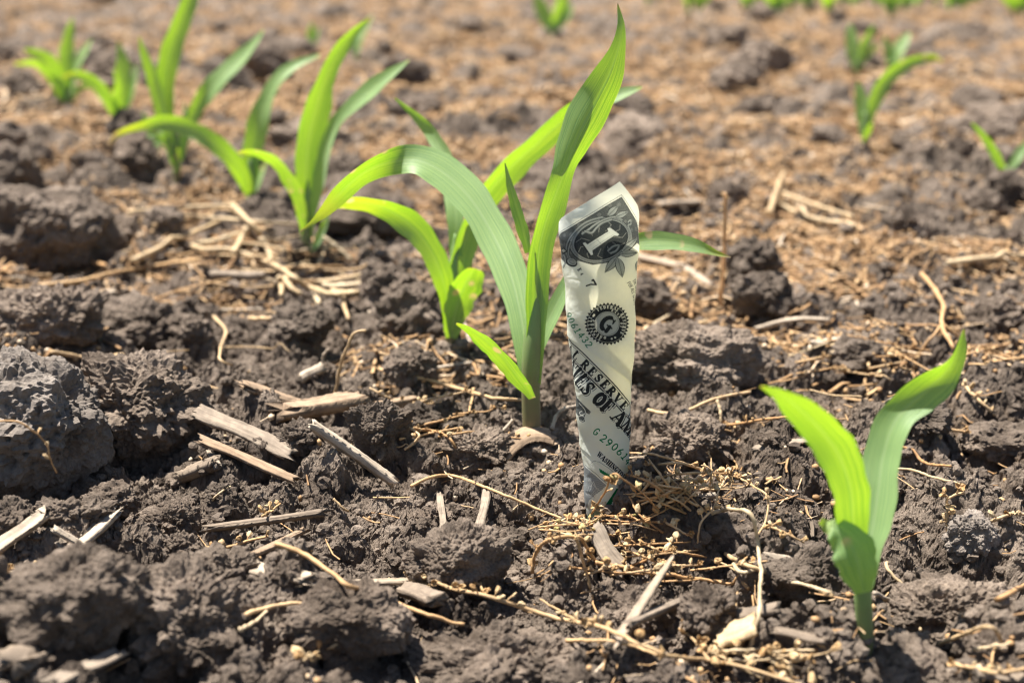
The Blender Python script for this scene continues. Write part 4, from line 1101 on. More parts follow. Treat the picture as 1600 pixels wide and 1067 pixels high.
clod(50, 665, 250, 215, "big pale pitted clod cut by the left edge, a seed stalk lying on it", 101, 6, .9, .8, M_CLOD_PALE, holes=.5)
clod(216, 648, 220, 200, "tall dark crumbly clod between the big pale clod and the split wood", 102, 6, 1.15, .7)
clod(62, 368, 240, 165, "big smooth dark clod out of focus at the left edge, above the crumbly ridge", 103, 6, .8, .8, holes=.7, facets=42)
clod(12, 275, 95, 90, "dark blurred clod at the left edge behind the big smooth one", 104, 5, .8, .8, facets=36)
clod(590, 680, 92, 112, "pointed black clod standing right behind the pale broken stick", 105, 6, 1.0, .8)
clod(118, 935, 215, 150, "rounded blurred clod in the left foreground under the pale wood chips", 106, 6, .8, .8, holes=.4, facets=36)
clod(285, 985, 225, 210, "tallest lumpy blurred clod in the foreground, right of the rounded one", 107, 6, 1.1, .8)
clod(345, 905, 130, 85, "blurred clod peeking out behind the tallest foreground clod", 108, 6, .9, .8)
clod(1130, 833, 82, 62, "smooth egg-shaped clod right of the banknote among seed stalks", 109, 6, .35, .8, facets=7)
clod(715, 880, 150, 110, "peaked dark clod in the foreground left of the banknote, below two upright slivers", 110, 6, 1.1, .8)
clod(1235, 905, 150, 110, "rough round clod beside the stem of the right foreground seedling, on its left", 111, 6, .9, .8)
clod(1521, 838, 80, 72, "squarish pitted grey clod beside a bent seed stalk, right of the foreground seedling", 112, 6, .8, .8, M_CLOD_PALE, facets=8)
clod(790, 1045, 330, 100, "broad flat blurred clod at the bottom edge under the long seed stalk", 113, 6, 1.1, .5, sink=.2)
clod(1085, 565, 180, 110, "broad rough clod mound right of the banknote's middle", 114, 6, 1.0, .8, sink=.3)
clod(70, 500, 190, 95, "left half of the crumbly ridge behind the pale clod", 115, 6, 1.1, .6)
clod(215, 510, 170, 90, "right half of the crumbly ridge, behind the tall crumbly clod", 116, 6, 1.1, .6)
clod(605, 462, 85, 95, "dark blurred clod below the drooping leaf of the second seedling", 117, 5, .8, .9)
clod(1195, 462, 85, 70, "dark hollow clod right of the thin upright stalk, behind the broad mound", 118, 5, .9, .9)
clod(470, 505, 90, 60, "dark soft-edged clod in the middle left, under the orange bent straw", 119, 5, .9, .9)
clod(1075, 690, 125, 85, "rough clod right of the banknote's serial number", 120, 6, 1.1, .8)
clod(2, 950, 55, 150, "black blurred clod sliced by the left edge in the foreground", 121, 6, .9, .9)
clod(545, 965, 190, 110, "blurred dark clod in the foreground under the thin brown stalk", 122, 6, 1.1, .7)
clod(1005, 960, 95, 85, "dark blurred clod behind the pale leaning stick", 123, 6, 1.0, .8)
clod(1110, 962, 85, 90, "rough clod between the leaning stick and the pale chip", 124, 6, 1.1, .8)
clod(1480, 960, 190, 90, "knobbly clod right of the foreground seedling's base", 125, 6, 1.2, .7)
clod(175, 782, 85, 55, "small grey clod in the gap in front of the tall crumbly clod", 126, 5, .9, .8)
clod(268, 820, 85, 70, "round crumbly clod above the foreground pair, right of the pale chip", 127, 6, 1.1, .8)
clod(285, 858, 55, 45, "small clod leaning against the round crumbly one", 128, 5, .9, .8)
clod(640, 575, 80, 65, "brownish clod behind the seed stalk left of the tallest seedling", 129, 5, 1.0, .8)
clod(655, 655, 60, 50, "small squarish clod right of the pointed black one", 130, 5, .8, .8)
clod(745, 705, 110, 70, "flat crumbly clod left of the tallest seedling's base", 131, 6, 1.1, .7)
clod(470, 688, 75, 60, "crumbly clod between the split wood and the pale broken stick", 132, 6, 1.1, .7)
clod(1340, 560, 90, 60, "soft-edged clod on the right, left of the branching root", 133, 5, 1.0, .8)
clod(1440, 655, 85, 55, "dark clod under the right leaf of the foreground seedling", 134, 5, 1.1, .8)
clod(1560, 690, 110, 60, "broad dark clod at the right edge beside the thin straw", 135, 5, 1.1, .8)
clod(1575, 300, 80, 60, "dark blurred clod at the right edge below the edge seedling", 136, 5, .8, .8)
clod(560, 330, 150, 70, "dark blurred clod behind the second seedling's drooping leaf", 137, 5, .7, .8)
clod(255, 345, 60, 45, "small dark blurred clod right of the big smooth one", 138, 5, .8, .8)
clod(980, 165, 85, 40, "dark blurred clod right of the tall leaf's tip in the background", 139, 5, .8, .8)
clod(1010, 470, 80, 70, "dark blurred clod just right of the banknote's seal", 140, 5, .9, .9)

# crumbs of soil too many to count
def crumbs(cnt, seed):
    rg = np.random.RandomState(seed)
    v, f = ico(2)
    shapes = []
    for k in range(12):
        o = rg.rand(3) * 40
        shapes.append(v * (1 + .42 * vn3(*((v + o) * 1.5).T, k) + .30 * vn3(*((v + o) * 3.5).T, k))[:, None])
    y = 1 / rg.uniform(1 / 1.3, 1 / .35, cnt); x = rg.uniform(-.42, .42, cnt) * (y + .03)
    extra = []                       # crumbs pressed round the stems and the banknote
    for (bx, by, rr) in ((830, 684, .0045), (1352, 1006, .0030), (947, 792, .0095), (705, 538, .003), (479, 397, .003)):
        b_ = flat(bx, by, .002)
        for q in range(60):
            a_ = rg.uniform(0, 6.28); d_ = rr + abs(rg.randn()) * .0045
            extra.append((b_[0] + d_ * math.cos(a_), b_[1] + d_ * math.sin(a_)))
    n_e = len(extra); x[:n_e] = [e[0] for e in extra]; y[:n_e] = [e[1] for e in extra]
    z = soil(x, y); r = .0007 + .0024 * rg.rand(cnt) ** 3; r *= np.where(y > .75, 1.6, 1); r[:n_e] = .0010 + .0024 * rg.rand(n_e)
    a = rg.uniform(0, 6.28, cnt); ca, sa = np.cos(a), np.sin(a)
    V = np.empty((cnt, len(v), 3))
    for i in range(cnt):
        s = shapes[i % 12] * r[i]
        V[i, :, 0] = s[:, 0] * ca[i] - s[:, 1] * sa[i] + x[i]; V[i, :, 1] = s[:, 0] * sa[i] + s[:, 1] * ca[i] + y[i]; V[i, :, 2] = s[:, 2] * .8 + z[i] + r[i] * .35
    Fc = (f[None] + (np.arange(cnt) * len(v))[:, None, None]).reshape(-1, 3)
    return new_mesh("soil_crumbs", V.reshape(-1, 3), Fc, smooth=False)
tag(obj("soil_crumbs", crumbs(9000, 4), M_SOIL), "small crumbs of dark soil strewn over the field", None, kind="stuff")

# ------------------------------------------------------------------ wood, chips, sticks
def slab(p0, p1, wid, thick, seed, name="wood_chip", arch=0.0, taper=(1, 1), mat_=None, tilt=0.0, curl=0.0, k=22, n=34, jag=.06):
    p0 = np.array(p0); p1 = np.array(p1); rg = np.random.RandomState(seed)
    L = np.linalg.norm(p1 - p0); T = (p1 - p0) / L
    A = np.cross(T, [0, 0, 1.0]); A /= np.linalg.norm(A); B = np.cross(A, T)
    A, B = A * math.cos(tilt) + B * math.sin(tilt), B * math.cos(tilt) - A * math.sin(tilt)
    th = np.linspace(0, 2 * np.pi, k, endpoint=False)
    cx = np.sign(np.cos(th)) * np.abs(np.cos(th)) ** .6; cz = np.sign(np.sin(th)) * np.abs(np.sin(th)) ** .6
    gro = 1 + .30 * rg.randn(k); j0 = jag * rg.randn(k); j1 = jag * rg.randn(k)
    t = np.linspace(0, 1, n)
    V = np.empty((n, k, 3))
    for i, s in enumerate(t):
        w = wid / 2 * (taper[0] + (taper[1] - taper[0]) * s) * (1 + .07 * math.sin(s * 9 + seed) + .015 * rg.randn())
        d = (np.clip(s + (1 - s) ** 3 * j0 + s ** 3 * j1, -.2, 1.2)) * L
        sag = arch * math.sin(math.pi * s)
        side = wid * .10 * math.sin(s * 5 + seed * 1.7)
        zz = cz * thick / 2 * gro * (1 + .05 * rg.randn(k)) + curl * (cx ** 2) * wid
        V[i] = p0 + T * d[:, None] + A * ((cx * w * (1 + .015 * rg.randn(k)) + side))[:, None] + B * (zz + sag)[:, None]
    i = np.arange(n - 1)[:, None] * k; j = np.arange(k)[None]; j2 = (j + 1) % k
    q = np.stack([i + j, i + j2, i + k + j2, i + k + j], -1).reshape(-1, 4)
    VV = np.vstack([V.reshape(-1, 3), V[0].mean(0), V[-1].mean(0)]); c0 = n * k; jj = np.arange(k)
    caps = np.vstack([np.stack([np.full(k, c0), (jj + 1) % k, jj], 1), np.stack([np.full(k, c0 + 1), (n - 1) * k + jj, (n - 1) * k + (jj + 1) % k], 1)])
    uv = np.vstack([np.stack([np.repeat(t * L * 12, k), np.tile(np.minimum(jj, k - jj) / k * 2, n)], 1), [[0, 0], [1, 1]]])
    c = (p0 + p1) / 2
    return obj(name, new_mesh(name, VV - c, [q, caps], uv=uv), mat_ or M_WOOD, loc=c)

def chip(a, b, w, label, seed, mat_=None, thick=.35, name="wood_chip", cat="wood chip", lift=(2.5, 2.5), group="bits of dead wood and stalk", **kw):
    P, Q = hit(a[0], a[1], lift[0] / 1000), hit(b[0], b[1], lift[1] / 1000)
    s = scale_at((P[1] + Q[1]) / 2, .01)
    o = slab(P, Q, w * s, w * s * thick, seed, name, mat_=mat_, **kw)
    return tag(o, label, cat, group)

chip((312, 642), (452, 708), 29, "flat weathered split of wood, the upper of the pair beside the tall crumbly clod", 1, thick=.3, lift=(13, 10), tilt=-.3)
chip((322, 690), (460, 748), 18, "dark grooved stick of wood below the flat split", 2, M_WOODDARK, .6, lift=(9, 6))
chip((306, 640), (336, 722), 14, "short upright sliver holding up the flat split of wood", 3, thick=.5, lift=(7, 4))
chip((283, 742), (338, 722), 30, "blunt brown chunk of stalk at the foot of the split wood", 4, thick=.6, lift=(4, 4))
chip((488, 662), (614, 750), 17, "pale broken stick with splintered ends in front of the pointed black clod", 5, M_WOODPALE, .75, lift=(15, 7), jag=.05)
chip((-14, 872), (72, 806), 30, "trough-shaped pale husk at the left edge", 6, M_WOODPALE, .22, lift=(6, 6), curl=.3)
chip((108, 862), (180, 800), 24, "pale ridged chip pointing up right, above the rounded foreground clod", 7, M_WOODPALE, .4, lift=(7, 6))
chip((84, 826), (146, 864), 12, "white splinter crossing in front of the ridged chip", 8, M_WOODPALE, .6, lift=(10, 8))
chip((92, 845), (106, 872), 14, "short grey splinter under the white one", 9, lift=(5, 5))
chip((320, 826), (502, 800), 13, "long thin grey stick lying level above the foreground clods", 10, M_WOOD, .7, lift=(5, 5))
chip((392, 868), (476, 828), 13, "brown sliver slanting up right, in front of the thin grey stick", 11, M_WOODDARK, .6, lift=(5, 5))
chip((688, 775), (693, 838), 11, "narrow upright brown sliver, left of the two behind the peaked clod", 12, thick=.5, lift=(4, 5))
chip((760, 768), (747, 838), 14, "narrow upright pale sliver, right of the two behind the peaked clod", 13, thick=.5, lift=(5, 8))
chip((925, 825), (975, 895), 36, "flat grey chip right in front of the foot of the banknote", 14, M_WOOD, .25, lift=(5, 5))
chip((960, 1003), (1046, 882), 17, "pale grey stick leaning up in the foreground, over the long seed stalk", 15, M_WOODPALE, .6, lift=(8, 24), taper=(1.2, .6))
chip((985, 972), (1072, 936), 14, "short grey stick with a white end beside the leaning stick", 16, M_WOOD, .7, lift=(8, 12))
chip((1125, 1000), (1180, 972), 60, "broad pale orange chip at the foot of the bent upright straw", 17, M_STRAW, .2, lift=(5, 5))
chip((1135, 962), (1215, 950), 30, "grey fibrous bit of stalk behind the pale orange chip", 18, M_WOOD, .4, lift=(5, 5))
chip((1180, 700), (1272, 686), 24, "flat fibrous stalk piece behind the left leaf of the foreground seedling", 19, M_WOOD, .25, lift=(4, 4))
chip((20, 1032), (150, 992), 58, "grey fibrous chunk in the bottom left corner, blurred", 20, M_WOOD, .5, lift=(7, 7))
chip((90, 1064), (185, 1018), 34, "pale blurred chip in front of the grey fibrous chunk", 21, M_WOOD, .3, lift=(10, 10))
chip((375, 880), (480, 905), 36, "pale flat chip behind the blurred foreground clods", 22, M_WOODPALE, .25, lift=(6, 6))
chip((488, 914), (645, 908), 20, "long pale flake of wood lying behind the thin brown stalk", 23, M_WOODPALE, .35, lift=(6, 6))
chip((625, 918), (685, 935), 36, "tan crumbly chunk of stalk at the right end of the long pale flake", 24, M_WOOD, .5, lift=(5, 5))
chip((385, 600), (500, 640), 30, "curved strip of brown bark, left part of the bark behind the broken stick", 25, M_WOODDARK, .35, "bark_piece", "bark", lift=(8, 7), curl=-.2)
chip((440, 640), (570, 622), 44, "ragged brown bark lying over the soil behind the pointed black clod", 26, M_WOODDARK, .4, "bark_piece", "bark", lift=(7, 7), jag=.12)
chip((560, 640), (645, 625), 16, "dark stick running on from the ragged bark", 27, M_WOODDARK, .7, lift=(5, 5))
chip((108, 474), (172, 456), 22, "white blurred chip lying by the crumbly ridge on the left", 28, M_WOODPALE, .4, lift=(6, 6))
chip((15, 762), (80, 755), 12, "thin dark flake in the shade under the pale clod", 29, M_WOODDARK, .4, lift=(8, 8))
chip((1060, 780), (1118, 774), 9, "short grey twig among the seed stalks right of the banknote", 30, M_WOOD, .8, lift=(5, 5))
chip((1268, 815), (1270, 838), 6, "tiny upright sliver left of the foreground seedling's leaves", 31, M_WOOD, .6)
chip((330, 430), (412, 432), 14, "grey blurred stick below the pale straw", 32, M_WOOD, .7, lift=(6, 8))
chip((860, 478), (900, 486), 10, "greyish twig glimpsed beside the banknote's left edge", 33, M_WOOD, .7)
chip((995, 400), (1062, 416), 12, "pale grey twig running right from behind the banknote", 34, M_WOODPALE, .6, lift=(6, 6))
chip((1060, 412), (1110, 445), 12, "pale grey twig bending down right, following the one behind the banknote", 35, M_WOODPALE, .6, lift=(6, 5))
chip((1190, 513), (1290, 500), 11, "grey curved sliver right of the broad mound", 36, M_WOODPALE, .5, lift=(5, 5), arch=.003)
chip((1270, 536), (1332, 526), 14, "whitish grey flake among chaff on the right, below the curved sliver", 37, M_WOODPALE, .4, lift=(5, 5))
chip((1030, 318), (1090, 315), 16, "white blurred flake right of the banknote's top", 38, M_WOODPALE, .4, lift=(4, 4))
chip((1210, 985), (1290, 1000), 22, "brown flake of stalk left of the foreground seedling's base", 39, M_WOOD, .3, lift=(4, 4))
chip((1200, 870), (1275, 880), 20, "torn brown stalk piece lying against the rough round clod", 40, M_WOOD, .4, lift=(3, 3))
chip((1530, 1050), (1610, 1062), 30, "blurred tan flake in the bottom right corner", 41, M_WOOD, .3, lift=(6, 6))
chip((785, 700), (858, 672), 46, "curled brown dead leaf against the tallest seedling's base", 42, M_WOODDARK, .08, "dead_leaf", "dead leaf", lift=(4, 8), curl=-.3, arch=.004)
chip((505, 572), (470, 592), 22, "pale stone-like flake beside the thin upright straw", 43, M_WOODPALE, .5, lift=(6, 6))

# ------------------------------------------------------------------ straws and seed stalks
CLEAR = []
def resolve(pts, lift):
    out = []
    for p_, q_ in zip(pts[:-1], pts[1:]):
        for t_ in np.linspace(0, 1, 5): CLEAR.append((p_[0] + (q_[0] - p_[0]) * t_, p_[1] + (q_[1] - p_[1]) * t_ + 4)) if isinstance(CLEAR, list) else None
    for p in pts:
        out.append(hit(p[0], p[1], (p[2] if len(p) > 2 else lift) / 1000.0))
    return np.array(out)

_pods = []
def pod_meshes():
    for k in range(7):
        v, f = ico(3); rg = np.random.RandomState(70 + k); o = rg.rand(3) * 30
        p = v.copy()
        lon = np.arctan2(p[:, 1], p[:, 0])
        r = 1 + .14 * np.cos((4 + k % 3) * lon) * (1 - np.abs(p[:, 2])) + .26 * vn3(*((v + o) * 1.9).T, k) + .12 * vn3(*((v + o) * 5).T, k)
        p = p * r[:, None]; p[:, 2] *= 1.1 - .12 * (k % 3); p[:, 0] *= 1 - .12 * (k % 2)
        top = p[:, 2] > (.7 if k < 5 else .1)
        if k < 5: p[top, 2] -= (p[top, 2] - .7) * (1.5 if k % 2 else -1.2)
        else:                           # split husk: the upper half caves in and flares
            p[top, 2] = .1 - (p[top, 2] - .1) * .75; rim = np.abs(v[:, 2] - .12) < .16
            p[rim, :2] *= (1.25 + .3 * np.cos(3 * lon[rim] + k))[:, None]; p[rim, 2] += .35 + .25 * np.cos(3 * lon[rim])
        me = new_mesh("seed_pod", p, f, smooth=k % 2 == 0, uv=np.stack([(lon / 6.28 + .5), v[:, 2] * .5 + .5], 1)); me.materials.append(M_POD_GREEN if k == 4 else M_POD); _pods.append(me)
pod_meshes()

def straw(pts, r_px, label, lift=3, seed=0, material=None, pods=0, name=None, cat=None, group=None, plane=None, pod_r=.0015, k=8, ecc=1.0, branches=(), green=False, podspan=(0.0, 1.0)):
    """a dry stem through photograph points; pods are parts of it"""
    rg = np.random.RandomState(seed + 17)
    def curve(ps):
        if plane is not None:
            P = np.array([at_y(p[0], p[1], plane + (p[2] if len(p) > 2 else 0) / 1000.) for p in ps])
        else: P = resolve(ps, lift)
        n = max(14, 9 * len(P))
        C = spline(P, n)
        C += np.cumsum(rg.randn(n, 3), axis=0) * .00012 * min(1, r_px / 3)
        if plane is None:            # lie on the crumbs instead of cutting through them
            dz = np.maximum(0, soil(C[:, 0], C[:, 1]) + r_px * .0002 - C[:, 2])
            for _ in range(3):
                e = np.r_[dz[0], dz, dz[-1]]; dz = np.maximum(dz, (e[:-2] + e[1:-1] + e[2:]) / 3)
            C[:, 2] += dz
        return C
    C = curve(pts); s = scale_at(C[:, 1].mean(), .01); n = len(C)
    rad = r_px * s * (1 + .08 * np.sin(np.linspace(0, 25, n) + seed)) * np.linspace(1.1, .8, n)
    name = name or ("seed_stalk" if pods else "dry_straw"); cat = cat or ("seed stalk" if pods else "straw")
    group = group or ("dry stalks with seed pods" if pods else "dry straws")
    base = C[len(C) // 2]
    mt = material or (M_WEED if pods else M_STRAW)
    V, f, uv = tube_arrays(C - base, rad, k=k, ecc=ecc, seed=seed, rough=.05)
    parts = [(V, f, uv)]; curves = [C]
    for b in branches:
        Cb = curve(b); curves.append(Cb)
        parts.append(tube_arrays(Cb - base, r_px * .7 * s * np.linspace(1, .6, len(Cb)), k=6))
    podpos = []
    for q in range(pods):
        Cq = curves[rg.randint(len(curves))] if q % 3 else curves[0]
        i = int(np.clip((podspan[0] + (podspan[1] - podspan[0]) * (q + rg.rand()) / pods) * (len(Cq) - 1), 0, len(Cq) - 1))
        d = rg.randn(3); d[2] = abs(d[2]) * .6 + .3; d /= np.linalg.norm(d); L = pod_r * rg.uniform(.9, 2.4)
        podpos.append((Cq[i] + d * L, d))
        parts.append(tube_arrays(np.array([Cq[i], Cq[i] + d * L * .5 + [0, 0, .0003], Cq[i] + d * L]) - base, .00028, k=5))
    VV, Q, Tt, UV, off = [], [], [], [], 0
    for v_, f_, u_ in parts:
        VV.append(v_); Q.append(f_[0] + off); Tt.append(f_[1] + off); UV.append(u_ * np.array([3.0, 1.0])); off += len(v_)
    me = new_mesh("stem" if pods else name, np.vstack(VV), [np.vstack(Q), np.vstack(Tt)], uv=np.vstack(UV))
    if not pods:
        return tag(obj(name, me, mt, loc=base), label, cat, group)
    t = empty(name, base, label, cat, group)
    obj("stem", me, mt, t)
    for c, d in podpos:
        o = bpy.data.objects.new("seed_pod", _pods[4] if green and rg.rand() < .6 else _pods[(0, 1, 2, 3, 5, 6)[rg.randint(6)]]); COL.objects.link(o); o.parent = t
        o.location = c - base; r = .74 * pod_r * rg.uniform(.45, 1.2); o.scale = (r * rg.uniform(.75, 1.15), r * rg.uniform(.5, 1.0), r * rg.uniform(.8, 1.45))
        o.rotation_euler = Vector(d).to_track_quat('Z', 'Y').to_euler()
    return t

G1 = "pale straws heaped behind the second and third seedlings"
straw([(200, 332), (260, 326), (362, 320)], 3.6, "level tan straw, uppermost of the straw heap left of the third seedling", 8, 1, group=G1)
straw([(364, 321, 12), (384, 342, 12), (408, 366, 6)], 5, "pale flat straw slanting down right in the straw heap", 8, 2, group=G1)
straw([(388, 356, 12), (376, 376), (365, 395)], 5, "short pale straw slanting down left in the straw heap", 8, 3, group=G1)
straw([(300, 384), (322, 390), (361, 391), (400, 404), (426, 415), (458, 432), (489, 451), (527, 461), (572, 460)], 4.2, "longest pale straw sweeping right under the heap", 9, 4, group=G1)
straw([(206, 408), (280, 374), (342, 346)], 4, "straight pale straw rising right, at the left of the heap", 7, 5, group=G1)
straw([(308, 380), (340, 375), (376, 364)], 4, "short straw rising right beside the slanting pair in the heap", 8, 6, group=G1)
straw([(485, 441), (539, 436), (600, 422)], 4.5, "upper of the pale straws fanning right below the third seedling", 7, 7, group=G1)
straw([(505, 446), (555, 446), (598, 436)], 4.5, "middle of the pale straws fanning right below the third seedling", 7, 8, group=G1)
straw([(520, 455), (550, 458), (580, 450)], 5, "lowest of the pale straws fanning right below the third seedling", 8, 9, group=G1)
straw([(491, 451, 8), (494, 462), (497, 476)], 4.5, "short pale stub hanging from the longest straw", 5, 10, group=G1)
straw([(536, 462, 8), (538, 478), (544, 498)], 3.5, "whitish stub hanging under the right end of the longest straw", 5, 11, group=G1)
straw([(436, 432), (440, 448), (440, 462)], 4, "curved pale straw end under the middle of the longest straw", 6, 12, group=G1)
straw([(445, 434), (456, 448), (472, 458)], 4.5, "short pale straw leaning right under the longest straw", 6, 13, group=G1)
straw([(464, 428), (494, 418), (508, 388)], 3.2, "tan straw curling up at the third seedling's foot", 6, 14, group=G1)
straw([(500, 368), (524, 386), (552, 408)], 3.5, "brown straw slanting down right from the third seedling", 5, 15, group=G1)
straw([(270, 335), (330, 340), (400, 345), (470, 352)], 3, "long tan straw across the back of the heap", 6, 16, group=G1)
straw([(240, 352), (300, 342), (380, 342)], 3, "tan straw under the uppermost one in the heap", 5, 17, group=G1)
straw([(408, 372, 10), (420, 392, 9), (424, 408)], 4, "pale straw bending down in the middle of the heap", 8, 18, group=G1)
straw([(390, 497), (436, 498), (494, 517)], 3.5, "bent orange straw above the dark soft-edged clod", 5, 19, M_WEED)
straw([(523, 619, 0), (532, 585, -2), (540, 556, -4), (554, 525, -5), (572, 522, -5)], 2.6, "thin pale stalk standing upright, hooked at its top, behind the pointed clod", 3, 20, plane=flat(523, 622)[1])
straw([(503, 580, 0), (505, 560, 0), (510, 547, 0)], 2.6, "short whitish upright stub left of the thin hooked stalk", 3, 21, M_WOODPALE, plane=flat(503, 588)[1])
straw([(2, 424), (60, 426), (90, 416), (130, 410), (168, 416)], 3.5, "orange straw lying along the foot of the big smooth clod", 6, 22, M_WEED)
straw([(60, 446), (130, 438), (190, 424), (250, 414), (314, 402)], 3.2, "orange straw rising right in front of the big smooth clod", 6, 23, M_WEED)
straw([(594, 577), (640, 585), (675, 592), (720, 605), (780, 618), (826, 622)], 3.0, "reddish bare stalk reaching the tallest seedling's stem from the left", 6, 24, M_WEED)
straw([(577, 606), (600, 618), (640, 628), (690, 618), (738, 608)], 1.6, "thin stalk strung with pods under the reddish bare one", 5, 25, pods=11)
straw([(740, 606), (738, 625), (735, 645)], 2.0, "short orange stalk dropping from the reddish bare one", 5, 26, M_WEED)
straw([(630, 588), (670, 576), (735, 564)], 3.0, "grey-white curved straw behind the reddish stalk", 4, 27, M_WOODPALE)
straw([(712, 482), (728, 508), (735, 535)], 3.0, "grey straw leaning beside the second seedling's foot, on its right", 4, 28, M_WOODPALE)
straw([(642, 760), (674, 744), (705, 742), (745, 754), (784, 771), (825, 789), (863, 806), (905, 815), (940, 818)], 2.6, "long brown stalk running right to the foot of the banknote", 5, 29, M_WEED)
straw([(430, 850, 7), (475, 866, 10), (524, 895, 12), (553, 918, 12), (599, 935, 11), (659, 961, 9), (730, 985, 6)], 3.6, "blurred brown stalk slanting down right across the left foreground", 8, 30, M_WEED)
straw([(640, 905), (674, 913), (753, 930), (841, 957), (900, 972), (950, 985), (1038, 1020), (1110, 1033), (1169, 1042), (1245, 1068)], 3.8, "long thick tan stalk with pale pods crossing the bottom middle", 10, 31, M_STRAW, pods=46, pod_r=.0018,
      branches=([(700, 918), (660, 900), (640, 893)], [(905, 973), (870, 950), (848, 935)], [(760, 932), (745, 905), (740, 890)], [(1110, 1033), (1080, 1000), (1060, 985)]))
straw([(886, 1000), (940, 1002), (994, 1013), (1030, 1025)], 3.0, "shorter tan stalk below the long thick one", 7, 32, M_WEED)
straw([(930, 878), (985, 888), (1038, 898), (1085, 903), (1125, 906), (1170, 916)], 3.2, "reddish bare stalk crossing in front of the flat grey chip", 8, 33, M_WEED)
straw([(832, 895, 4), (838, 862, 14), (863, 842, 22), (906, 838, 22), (922, 856, 14), (935, 880, 7)], 3.0, "tan stalk arching over the soil in front of the banknote, with pods", 8, 34, pods=16, pod_r=.0017)
straw([(900, 840, 20), (910, 880, 12), (920, 922, 4)], 2.8, "orange stalk dropping from the arched one", 8, 35, M_WEED)
straw([(1112, 802, 6), (1135, 796, 16), (1160, 796, 22), (1175, 812, 24), (1184, 863, 20), (1184, 950, 10), (1168, 1018, 4)], 3.4, "tall bent tan straw standing beside the egg-shaped clod", 8, 36)
straw([(1134, 865), (1170, 882), (1213, 898), (1258, 912), (1302, 930)], 3.4, "upper of two tan straws running to the foreground seedling's stem", 7, 37)
straw([(1147, 880), (1160, 894), (1220, 905), (1300, 926)], 3.0, "lower of two tan straws running to the foreground seedling's stem", 8, 38)
straw([(1378, 733), (1425, 735), (1462, 746), (1505, 761)], 2.2, "thin pale straw curving right behind the foreground seedling", 5, 39)
straw([(1394, 695), (1434, 716), (1455, 727), (1488, 732)], 2.4, "orange straw slanting right beneath the seedling's right leaf", 5, 40, M_WEED)
straw([(1432, 664), (1490, 671), (1537, 680), (1576, 687)], 2.4, "tan straw with pods running right from the right leaf's edge", 5, 41, pods=6)
straw([(1128, 478, 0), (1129, 440, 0), (1133, 400, 0), (1135, 350, 0), (1136, 303, 0)], 3.6, "thin orange stalk standing tall right of the banknote, budded at its top", 3, 42, M_BUD, pods=16, plane=flat(1128, 482)[1], pod_r=.0012, podspan=(.6, 1.0))
straw([(1440, 428, 10), (1461, 454, 10), (1473, 479, 9), (1471, 510, 7), (1488, 546, 4)], 3.8, "forked pinkish root above the tip of the foreground seedling's right leaf", 8, 43, M_WEED, name="dry_root", cat="root",
      branches=([(1470, 510, 8), (1450, 535, 6), (1432, 560, 3)], [(1472, 505, 8), (1488, 520, 6), (1502, 530, 4)], [(1442, 432, 10), (1444, 420, 12), (1448, 408, 14)]))
straw([(1203, 332), (1212, 300), (1224, 268)], 4.2, "pale blurred straw leaning upright in the right background", 8, 44)
straw([(1203, 310), (1230, 325), (1270, 340), (1334, 352)], 3.8, "pale blurred straw lying right, crossing the leaning one", 7, 45)
straw([(1225, 302), (1270, 318), (1330, 336)], 3.0, "tan blurred straw behind the pale crossing one", 7, 46)
straw([(1480, 410), (1540, 402), (1610, 396)], 5, "tan blurred straw at the right edge in the middle distance", 6, 47)
straw([(1469, 1006, 4), (1503, 990, 12), (1538, 976, 16), (1558, 979, 14), (1570, 998, 8)], 3.4, "orange straw bent like a hook in the shade right of the foreground seedling", 8, 48)
straw([(1386, 878), (1388, 890), (1411, 915), (1428, 936), (1434, 956), (1437, 988)], 2.6, "crooked pale straw just right of the foreground seedling's stem", 5, 49)
straw([(1365, 925), (1411, 941), (1452, 952)], 3.2, "grey straw crossing the crooked pale one", 4, 50, M_WOODPALE)
straw([(1440, 958), (1472, 956)], 3.2, "short orange straw end right of the crooked pale one", 4, 51, M_WEED)
straw([(1556, 938), (1580, 925), (1612, 908)], 3.6, "orange straw entering at the right edge above the hooked one", 5, 52, M_WEED)
straw([(1522, 1014), (1550, 1008), (1580, 1004)], 2.8, "short tan straw under the hooked one", 5, 53)
straw([(1482, 1035), (1520, 1042), (1560, 1050), (1600, 1045)], 3.6, "tan knotted straw in the bottom right corner", 6, 54, pods=5)
straw([(1480, 830, 4), (1483, 800, 12), (1484, 780, 16), (1510, 770, 16)], 2.4, "bent stalk with round pods left of the squarish grey clod", 5, 55, pods=7, pod_r=.0018)
straw([(1548, 816), (1570, 806), (1606, 802)], 2.6, "stalk with round pods at the right edge beside the squarish clod", 6, 56, pods=6, pod_r=.0018)
straw([(1097, 665), (1135, 664), (1185, 657), (1240, 651)], 2.4, "reddish stalk with papery pods reaching the seedling's left leaf", 5, 57, pods=7, pod_r=.0017)
straw([(1140, 738, 16), (1122, 767, 14), (1115, 792, 12), (1092, 820, 8), (1087, 857, 4)], 1.8, "curved stalk of brown pods left of the egg-shaped clod", 6, 58, pods=12, pod_r=.0017)
straw([(1140, 740, 16), (1177, 760, 16), (1195, 775, 14), (1192, 810, 8), (1180, 832, 4)], 1.8, "looping dark stalk with pods over the egg-shaped clod", 6, 59, pods=8, pod_r=.0017)
straw([(1195, 820), (1230, 832), (1258, 848)], 1.8, "stalk tipped with brown pods right of the egg-shaped clod", 6, 60, pods=6, pod_r=.0017)
straw([(475, 1031), (500, 1020), (518, 1013), (558, 993), (600, 980)], 2.4, "blurred stalk with pale pods in the foreground, left of bottom middle", 8, 61, M_STRAW, pods=11, pod_r=.0019)
